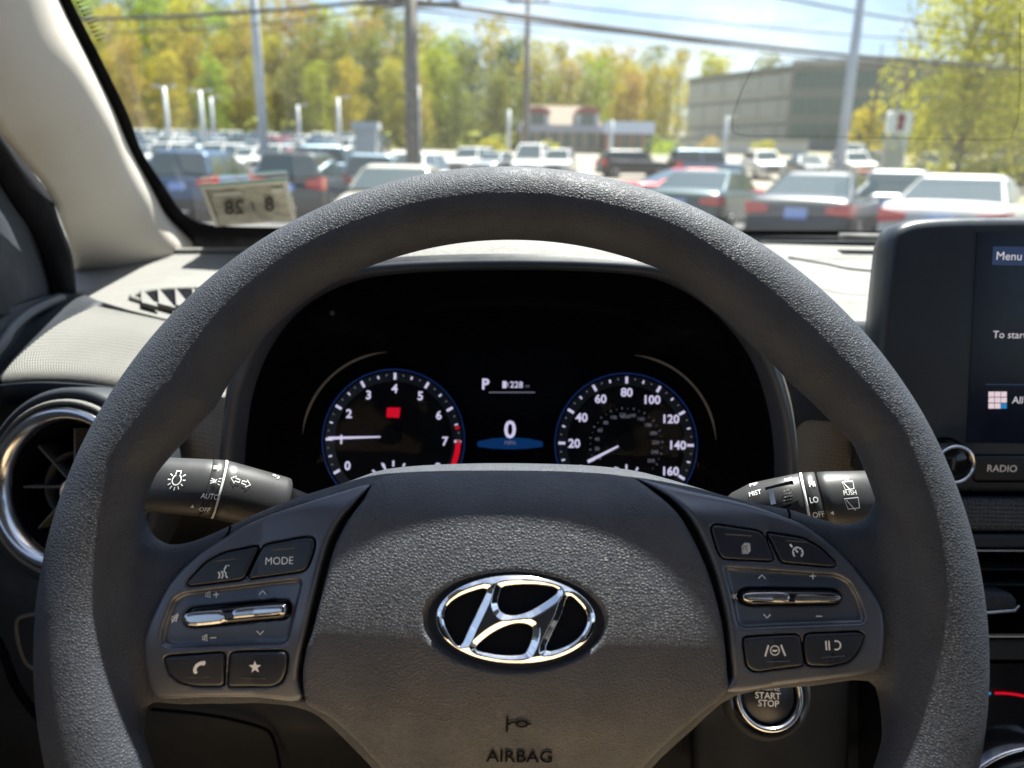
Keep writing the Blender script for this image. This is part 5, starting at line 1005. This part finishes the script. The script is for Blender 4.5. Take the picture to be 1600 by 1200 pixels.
PADP = [(598, 744), (700, 737), (800, 735), (900, 737), (982, 745), (1020, 767), (1058, 800), (1080, 835), (1098, 872), (1114, 915), (1127, 965), (1134, 1010), (1137, 1050), (1136, 1083), (1082, 1128), (1010, 1196), (955, 1280), (910, 1335), (800, 1352), (705, 1335), (655, 1280), (590, 1196), (525, 1130), (482, 1104), (474, 1085), (472, 1050), (478, 1015), (488, 985), (499, 940), (511, 892), (524, 850), (544, 812), (568, 780)]
padp = wp(PADP, -1, 3); bzl = wp(BZL, -1, 3); bzr = wp(BZR, -1, 3)
sp_pad, sp_l, sp_r = sdpoly(padp), sdpoly(bzl), sdpoly(bzr)
INN = [(223, 1012), (243, 950), (262, 915), (285, 888), (315, 862), (345, 843), (375, 825), (420, 805), (470, 788), (520, 772), (578, 755), (598, 744), (700, 737), (800, 735), (900, 737), (985, 745), (1040, 757), (1080, 767), (1130, 778), (1180, 791), (1228, 808), (1258, 821), (1300, 851), (1330, 880), (1356, 912), (1378, 946), (1384, 975), (1384, 1010), (1379, 1040), (1366, 1051), (1310, 1060), (1230, 1070), (1139, 1083), (1082, 1128), (1010, 1196), (955, 1280), (910, 1335), (800, 1352), (705, 1335), (655, 1280), (590, 1196), (525, 1130), (474, 1098), (400, 1091), (320, 1091), (252, 1093), (236, 1084), (227, 1052)]
inn2 = sdpoly(wp(INN, -1, 3))
def f_body(x, y, z):
    r_ = np.hypot(x, y); th = np.degrees(np.arctan2(y, x)); ad = np.abs(th-90); ad = np.minimum(ad, 360-ad)
    ri = np.where(x < 0, np.interp(ad, [0, 33, 43, 57, 63, 70, 90, 110, 140, 180], [154, 155, 153, 147.3, 150, 155, 155, 149, 150, 150]), np.interp(ad, [0, 22, 31, 41, 50, 57, 63, 70, 90, 110, 180], [154, 154, 149.6, 146.6, 146.8, 150, 154, 153, 151, 149.4, 150])); Ro = np.interp(th, [-180, -20, 20, 60, 100, 180], [184.5, 183.5, 182.5, 182.5, 184.8, 184.8])
    a = (Ro-ri)/2; rc = Ro-a; q = np.sqrt(((r_-rc)/a)**2+(z/14.5)**2+1e-9); rim = (q-1)*np.minimum(a, 14.5)
    h2 = hub2(x, y); zt_ = zdm(x, y)-3.2-8*np.clip((y-44)/9, 0, 1)
    slab_ = smax(smax(h2, z-zt_, 8), -np.interp(np.abs(x), [85, 118], [34, 13])-z, 6)
    b = smin(slab_, rim, 8)
    return smax(b, -np.maximum(inn2(x, y)+1.0, (zdm(x, y)-12.2)-z), .6)
v, f = nets(f_body, (-190, -190, -40), (190, 190, 20), 1.3)
mk('rim', v/1000, f, M_rim, sw, world=False)
# emblem geometry shared with the pad dimple
EC = locz(806, 967, -1)*1000; EK = float(np.dot(PW.w(EC[0]/1000, EC[1]/1000, .010)-CO, FW))/F*1000
def f_pad(x, y, z):
    e = (np.hypot((x-EC[0]+.5)/(143*EK), (y-EC[1]+1)/(76*EK))-1)*76*EK
    b = smax(smax(sp_pad(x, y), z-zdm(x, y), 3.0), (zdm(x, y)-12)-z, 1)
    return smax(b, -smax(e, (zdm(EC[0], EC[1])-3.0)-z, 1.2), .8)
v, f = nets(f_pad, (-88, -104, -52), (90, 64, 16), .95); mk('airbag_cover', v/1000, f, M_pad, sw, world=False)
def gcor(pts, r_=1.7):
    p = wpoly(pts, 0); o_ = []
    for i in range(len(p)):
        a, b, c = p[i-1], p[i], p[(i+1) % len(p)]; d1, d2 = a-b, c-b; l1, l2 = np.linalg.norm(d1), np.linalg.norm(d2); A0, C0 = b+d1/l1*min(r_, l1*.45), b+d2/l2*min(r_, l2*.45)
        o_ += [A0, A0*.25+b*.5+C0*.25, C0]
    return np.array(o_)
BUT = {'voice': ([(294, 916), (291, 911), (306, 895), (324, 877), (350, 864), (405, 853), (396, 872), (381, 905)], 'L'), 'mode': ([(412, 852), (475, 840), (489, 841), (492, 850), (485, 876), (478, 889), (470, 893), (386, 905), (401, 872)], 'L'),
       'phone': ([(255, 1027), (350, 1020), (350, 1072), (305, 1072), (282, 1067), (263, 1053)], 'L'), 'star': ([(360, 1020), (445, 1018), (449, 1026), (447, 1050), (439, 1067), (425, 1073), (355, 1073)], 'L'),
       'page': ([(1111, 824), (1118, 820), (1187, 830), (1196, 839), (1211, 877), (1130, 873), (1122, 862)], 'R'), 'cruise': ([(1197, 832), (1255, 841), (1281, 855), (1309, 882), (1303, 886), (1221, 879), (1206, 846)], 'R'),
       'lane': ([(1161, 998), (1170, 996), (1250, 992), (1257, 1040), (1180, 1050), (1167, 1042)], 'R'), 'resume': ([(1259, 991), (1345, 988), (1352, 993), (1344, 1015), (1328, 1034), (1297, 1041), (1261, 1040), (1256, 1010)], 'R')}
RC = {'L': [(267, 935), (284, 925), (465, 903), (474, 908), (451, 1004), (440, 1010), (262, 1016), (246, 1008), (250, 980)], 'R': [(1130, 884), (1220, 890), (1310, 896), (1332, 908), (1349, 940), (1357, 966), (1353, 977), (1163, 985), (1152, 978), (1142, 930)]}
LV = {'L': [(284, 966), (288, 957), (300, 953), (430, 940), (448, 941), (451, 950), (449, 963), (440, 968), (300, 981), (287, 978)], 'R': [(1156, 932), (1160, 924), (1172, 921), (1300, 922), (1317, 927), (1319, 935), (1312, 945), (1175, 947), (1160, 942)]}
bsd = {k: sdpoly(gcor(p)) for k, (p, s) in BUT.items()}; rsd = {k: sdpoly(gcor(p)) for k, p in RC.items()}; lsd = {k: sdpoly(gcor(p)) for k, p in LV.items()}
for sd, s2_, nm, bb in ((sp_l, 'L', 'switch_bezel', bzl), (sp_r, 'R', 'switch_bezel', bzr)):
    def f_bz(x, y, z, sd=sd, s2_=s2_):
        t = zdm(x, y)-.6; b = smax(smax(sd(x, y), z-t, 2.2), (t-11)-z, 1)
        cut = None
        for k, (p, s) in BUT.items():
            if s == s2_: c = bsd[k](x, y)-.5; cut = c if cut is None else np.minimum(cut, c)
        b = smax(b, -np.maximum(cut, (t-6)-z), .3)
        b = smax(b, -smax(rsd[s2_](x, y)+.6, (t-2.2)-z, 2.0), 1.0)
        return np.maximum(b, -np.maximum(lsd[s2_](x, y)-.5, (t-6)-z))
    lo = bb.min(0)-2; hi = bb.max(0)+2; v, f = nets(f_bz, (lo[0], lo[1], -38), (hi[0], hi[1], 15), .7); mk(nm, v/1000, f, M_bezel, sw, world=False)
    bz = mk('lever_well', np.column_stack([chaikin(PW.poly(LV[s2_], -.005), 2), np.zeros(40 if s2_ == 'L' else 36)]) if False else [(*q, float(zdm(q[0]*1000, q[1]*1000)-5.5)/1000) for q in chaikin(wpoly(LV[s2_], 0)/1000, 2)], [tuple(range(len(LV[s2_])*4))], M_gloss, sw, world=False, smooth=False)
BO = {}
for k, (p, s) in BUT.items():
    pp = gcor(p); lo = pp.min(0)-1; hi = pp.max(0)+1; zc = float(zdm(*pp.mean(0)))
    def f_b(x, y, z, k=k): t = zdm(x, y)+.3; return smax(smax(bsd[k](x, y)+.1, z-t, .9), (t-5)-z, .5)
    v, f = nets(f_b, (lo[0], lo[1], zc-11), (hi[0], hi[1], zc+6), .42); BO[k] = mk('switch_button', v/1000, f, M_btn, sw, world=False)
LVB = {}; M_lev = mat('satin_lever', (.5, .51, .54), .2, metal=1)
for s, (chr_a, chr_b) in {'L': ([(286, 964), (292, 957), (342, 953), (350, 956), (357, 956), (357, 972), (350, 971), (343, 975), (296, 979), (287, 973)], [(361, 955), (372, 950), (436, 945), (446, 947), (446, 958), (440, 961), (372, 967), (361, 968)]),
                          'R': ([(1160, 931), (1166, 926), (1222, 925), (1231, 928), (1235, 929), (1235, 940), (1228, 940), (1222, 941), (1170, 940), (1163, 938)], [(1240, 929), (1252, 928), (1310, 930), (1315, 934), (1311, 940), (1252, 941), (1240, 941)])}.items():
    pp = gcor(LV[s]); lo = pp.min(0)-1; hi = pp.max(0)+1; zc = float(zdm(*pp.mean(0)))
    def f_l(x, y, z, s=s): t = zdm(x, y)+1.2; return smax(smax(lsd[s](x, y)+.3, z-t, 2.4), (t-7)-z, .5)
    v, f = nets(f_l, (lo[0], lo[1], zc-11), (hi[0], hi[1], zc+6), .45); lv = mk('toggle_lever', v/1000, f, M_gloss, sw, world=False)
    for ci, cc in enumerate((chr_a, chr_b)):
        q = chaikin(wpoly(cc, 1), 1); sq = sdpoly(q); ccx = q.mean(0); lo2 = q.min(0)-1; hi2 = q.max(0)+1
        def f_c(x, y, z, sq=sq, yc=ccx[1]): d_ = sq(x, y); return smax(smax(d_, z-(zdm(x, y)+1.0+np.clip(-d_, 0, 1.2)*.4), .25), (zdm(x, y)-2)-z, .3)
        v, f = nets(f_c, (lo2[0], lo2[1], zc-4), (hi2[0], hi2[1], zc+5), .3); mk('chrome_insert', v/1000, f, M_lev, lv, world=False)
    LVB[s] = lv
# emblem
cells = [[(550, 240), (520, 320), (462, 438), (407, 545), (352, 482), (322, 400), (342, 330), (400, 282), (480, 250)], [(650, 224), (800, 216), (932, 242), (860, 310), (762, 364), (682, 380), (626, 358), (611, 310), (624, 256)],
         [(492, 557), (560, 490), (640, 445), (720, 424), (788, 440), (795, 490), (772, 555), (742, 588), (650, 592), (560, 580)], [(985, 278), (1040, 310), (1083, 370), (1084, 430), (1040, 500), (960, 550), (868, 567), (900, 480), (950, 380)]]
csd = [sdpoly(wp([(600+a/3.43, 850+b/3.43) for a, b in c], -1, 3)) for c in cells]; zE = float(zdm(*EC))
def f_em(x, y, z):
    e = (np.hypot((x-EC[0])/(125*EK), (y-EC[1])/(67.5*EK))-1)*67.5*EK*1.05; d_ = e
    for c in csd: d_ = smax(d_, -(c(x, y)), .25)
    t = zE-.4+np.clip(-d_, 0, 2.6)*.75
    return smax(smax(d_, z-t, .3), (zE-3.2)-z, .3)
v, f = nets(f_em, (EC[0]-34, EC[1]-20, zE-4.5), (EC[0]+34, EC[1]+20, zE+3), .36)
em = mk('emblem', v/1000, f, M_chrome, sw, world=False)
el = [(EC[0]+124*EK*cos(a), EC[1]+66*EK*sin(a)) for a in np.linspace(0, 2*pi, 64, endpoint=False)]
el2 = [(EC[0]+139*EK*cos(a), EC[1]-.8+73*EK*sin(a)) for a in np.linspace(0, 2*pi, 64, endpoint=False)]
mk('emblem_plate', np.array([(x, y, z) for z, q in ((zE-4, el), (zE-1.7, el)) for x, y in q])/1000, rings([[0]*64, [0]*64])[1] if False else [(k, (k+1) % 64, 64+(k+1) % 64, 64+k) for k in range(64)]+[tuple(64+k for k in range(64))], M_gloss, em, world=False, smooth=False)
mk('emblem_well', np.array([(x, y, zE-2.6) for x, y in el2])/1000, [tuple(range(64))], M_btn, sw, world=False, smooth=False)
# print and icons
class _WP(Plane):
    def loc(s, u, v, z=0): return locz(u, v, 0)
WP = _WP(PW.o, PW.ex, PW.ey)
zf1 = lambda o_: (lambda x, y: zdm(x*1000, y*1000)/1000+o_/1000)
def wm(nm, shape, c, hpx, rot, par, off, mt=M_print): return mark(nm, shape, WP, c, hpx*.291/F, rot, mt, par, z=0, zf=zf1(off), local=True)
OB, OR_, OP = .42, -1.95, .7
M_emb = mat('emboss_shade', (.006, .006, .008), .8, spec=.05)  # dark colour stands in for the shade of the embossed relief
wm('lettering', glyphs('MODE', -.005), (437, 876), 11.5, 3, BO['mode'], OB)
wm('voice_icon', strokes([[(.1, .5), (-.05, .28), (-.12, .05), (.05, -.05), (.0, -.2), (.12, -.45)], arc(-.55, -.15, .35, -50, 50, 8), arc(-.75, -.15, .3, -50, 50, 8), [(.22, .5), (.3, .46)]], .09), (353, 894), 21, 8, BO['voice'], OB)
for c, w_, par, rt in (((352, 875), 34, 'voice', 8), ((444, 858), 38, 'mode', 7), ((309, 1058), 36, 'phone', 0), ((397, 1059), 40, 'star', 0), ((1154, 836), 44, 'page', -3), ((1244, 846), 34, 'cruise', -4), ((1214, 1033), 40, 'lane', 3), ((1300, 1026), 38, 'resume', 5)):
    top = par in ('voice', 'mode', 'page', 'cruise'); wm('rib', strokes([[(-.5, 0), (.5, 0)]], .045), c, w_, rt, BO[par], OB, M_amber if top else M_satin)
ph = chaikin(np.array([(-.45, -.5), (-.5, -.2), (-.35, .15), (-.05, .4), (.3, .5), (.5, .48), (.5, .25), (.35, .12), (.2, .18), (-.05, .08), (-.2, -.12), (-.22, -.3), (-.12, -.42), (-.25, -.55)]), 1)
wm('phone_icon', poly2(ph), (312, 1042), 20, 0, BO['phone'], OB)
star = [(cos(rad(90+36*i))*(.55 if i % 2 == 0 else .23), sin(rad(90+36*i))*(.55 if i % 2 == 0 else .23)) for i in range(10)]
wm('star_icon', (np.array([(0, 0)]+star), [(0, 1+i, 1+(i+1) % 10) for i in range(10)]), (399, 1042), 19, 2, BO['star'], OB)
spk = strokes([[(-.5, .25), (-.2, .25), (.1, .5), (.1, -.5), (-.2, -.25), (-.5, -.25), (-.5, .25)], [(-.2, .25), (-.2, -.25)]], .1)
bzo = [o for o in sw.children if o.name.startswith('switch_bezel')]; bL, bR = bzo[0], bzo[1]
wm('volume_icon', spk, (324, 930), 11, 5, bL, OR_); wm('plus_sign', strokes([[(-.5, 0), (.5, 0)], [(0, -.5), (0, .5)]], .14), (335, 930), 10, 5, bL, OR_)
wm('volume_icon', spk, (319, 998), 11, 5, bL, OR_); wm('minus_sign', strokes([[(-.5, 0), (.5, 0)]], .14), (330, 998), 10, 5, bL, OR_)
wm('mute_icon', join2(spk, strokes([[(-.5, -.55), (.35, .6)], [(.0, -.4), (.4, .4)]], .1)), (271, 967), 12, 5, bL, OR_)
chev = strokes([[(-.5, -.25), (0, .25), (.5, -.25)]], .15)
wm('up_chevron', chev, (408, 927), 11.5, 3, bL, OR_); wm('down_chevron', chev, (404, 990), 11.5, 183, bL, OR_); wm('up_chevron', chev, (1193, 902), 11.5, -2, bR, OR_); wm('down_chevron', chev, (1201, 964), 11.5, 178, bR, OR_)
wm('plus_sign', strokes([[(-.5, 0), (.5, 0)], [(0, -.5), (0, .5)]], .18), (1273, 901), 10, 0, bR, OR_); wm('minus_sign', strokes([[(-.5, 0), (.5, 0)]], .18), (1283, 964), 10, 0, bR, OR_); wm('lettering', glyphs('OK', .0), (1147, 933), 8, 0, bR, OR_)
wm('page_icon', join2(strokes([[(-.4, -.5), (.2, -.5), (.2, .3), (-.4, .3), (-.4, -.5)], [(-.25, .3), (-.25, .42), (.32, .42), (.32, -.4)], [(-.12, .42), (-.12, .54), (.44, .54), (.44, -.3)]], .08), strokes([[(-.3, y), (.1, y)] for y in (.12, -.05, -.22, -.36)], .07)), (1165, 857), 15, 0, BO['page'], OB)
wm('cruise_icon', join2(strokes([arc(0, 0, .45, -50, 235, 20)], .1), strokes([[(0, 0), (-.25, .25)]], .14), strokes([[(-.7, .65), (-.5, .42)]], .16), strokes([[(.3*cos(rad(a)), .3*sin(rad(a))), (.42*cos(rad(a)), .42*sin(rad(a)))] for a in (-30, 15, 60, 105, 195)], .07)), (1246, 863), 18, -4, BO['cruise'], OB)
wm('lane_icon', join2(strokes([[(-.95, -.5), (-.6, .5)], [(.95, -.5), (.6, .5)]], .14), strokes([arc(0, 0, .42, 0, 360, 24)], .09), poly2([(-.3, .05), (.3, .05), (.12, -.12), (-.12, -.12)])), (1210, 1016), 17, 2, BO['lane'], OB)
wm('resume_icon', strokes([[(-.75, -.45), (-.75, .45)], [(-.45, -.45), (-.45, .45)], arc(.25, 0, .42, -120, 110, 16)], .13), (1302, 1008), 16, 3, BO['resume'], OB)
wm('horn_icon', strokes([[(-.9, .55), (-.9, -.65)], [(-.9, -.1), (-.55, .1), (-.2, .1)], arc(.15, 0, .38, 0, 360, 24, .22), [(.5, 0), (.8, 0)]], .15), (812, 1130), 22, 0, [o for o in sw.children if o.name == 'airbag_cover'][0], OP, M_emb)
wm('lettering', glyphs('AIRBAG', .012), (811, 1181), 22, 0, [o for o in sw.children if o.name == 'airbag_cover'][0], OP, M_emb)
for pts in ([(349, 843), (357, 832), (360, 822)], [(1233, 811), (1234, 803), (1231, 796)]):
    q = spline([np.array([*(locz(u, v, -3)), 0]) for u, v in pts], 6, False); q[:, 2] = [(float(zdm(a*1000, b*1000))-3.0)/1000 for a, b, _ in q]
    v, f = tube(q, .0005, 6); mk('leather_seam', v, f, M_matte, sw, world=False)
# column shroud behind the hub
col_ = thing('column_shroud', 'dark plastic steering column shroud behind the wheel hub', 'steering column', mat=Mw)
def rr(hw, h0, h1, z, n=6):
    p = chaikin(np.array([(-hw, h0), (hw, h0), (hw, h1), (-hw, h1)], float), 1); p = chaikin(p, 2); return [(x/1000, y/1000, z/1000) for x, y in p]
v, f = rings([rr(70, -60, 22, -46), rr(80, -72, 30, -60), rr(84, -80, 34, -110), rr(84, -84, 30, -175)]); mk('shroud', v, f, M_dashd, col_, world=False)
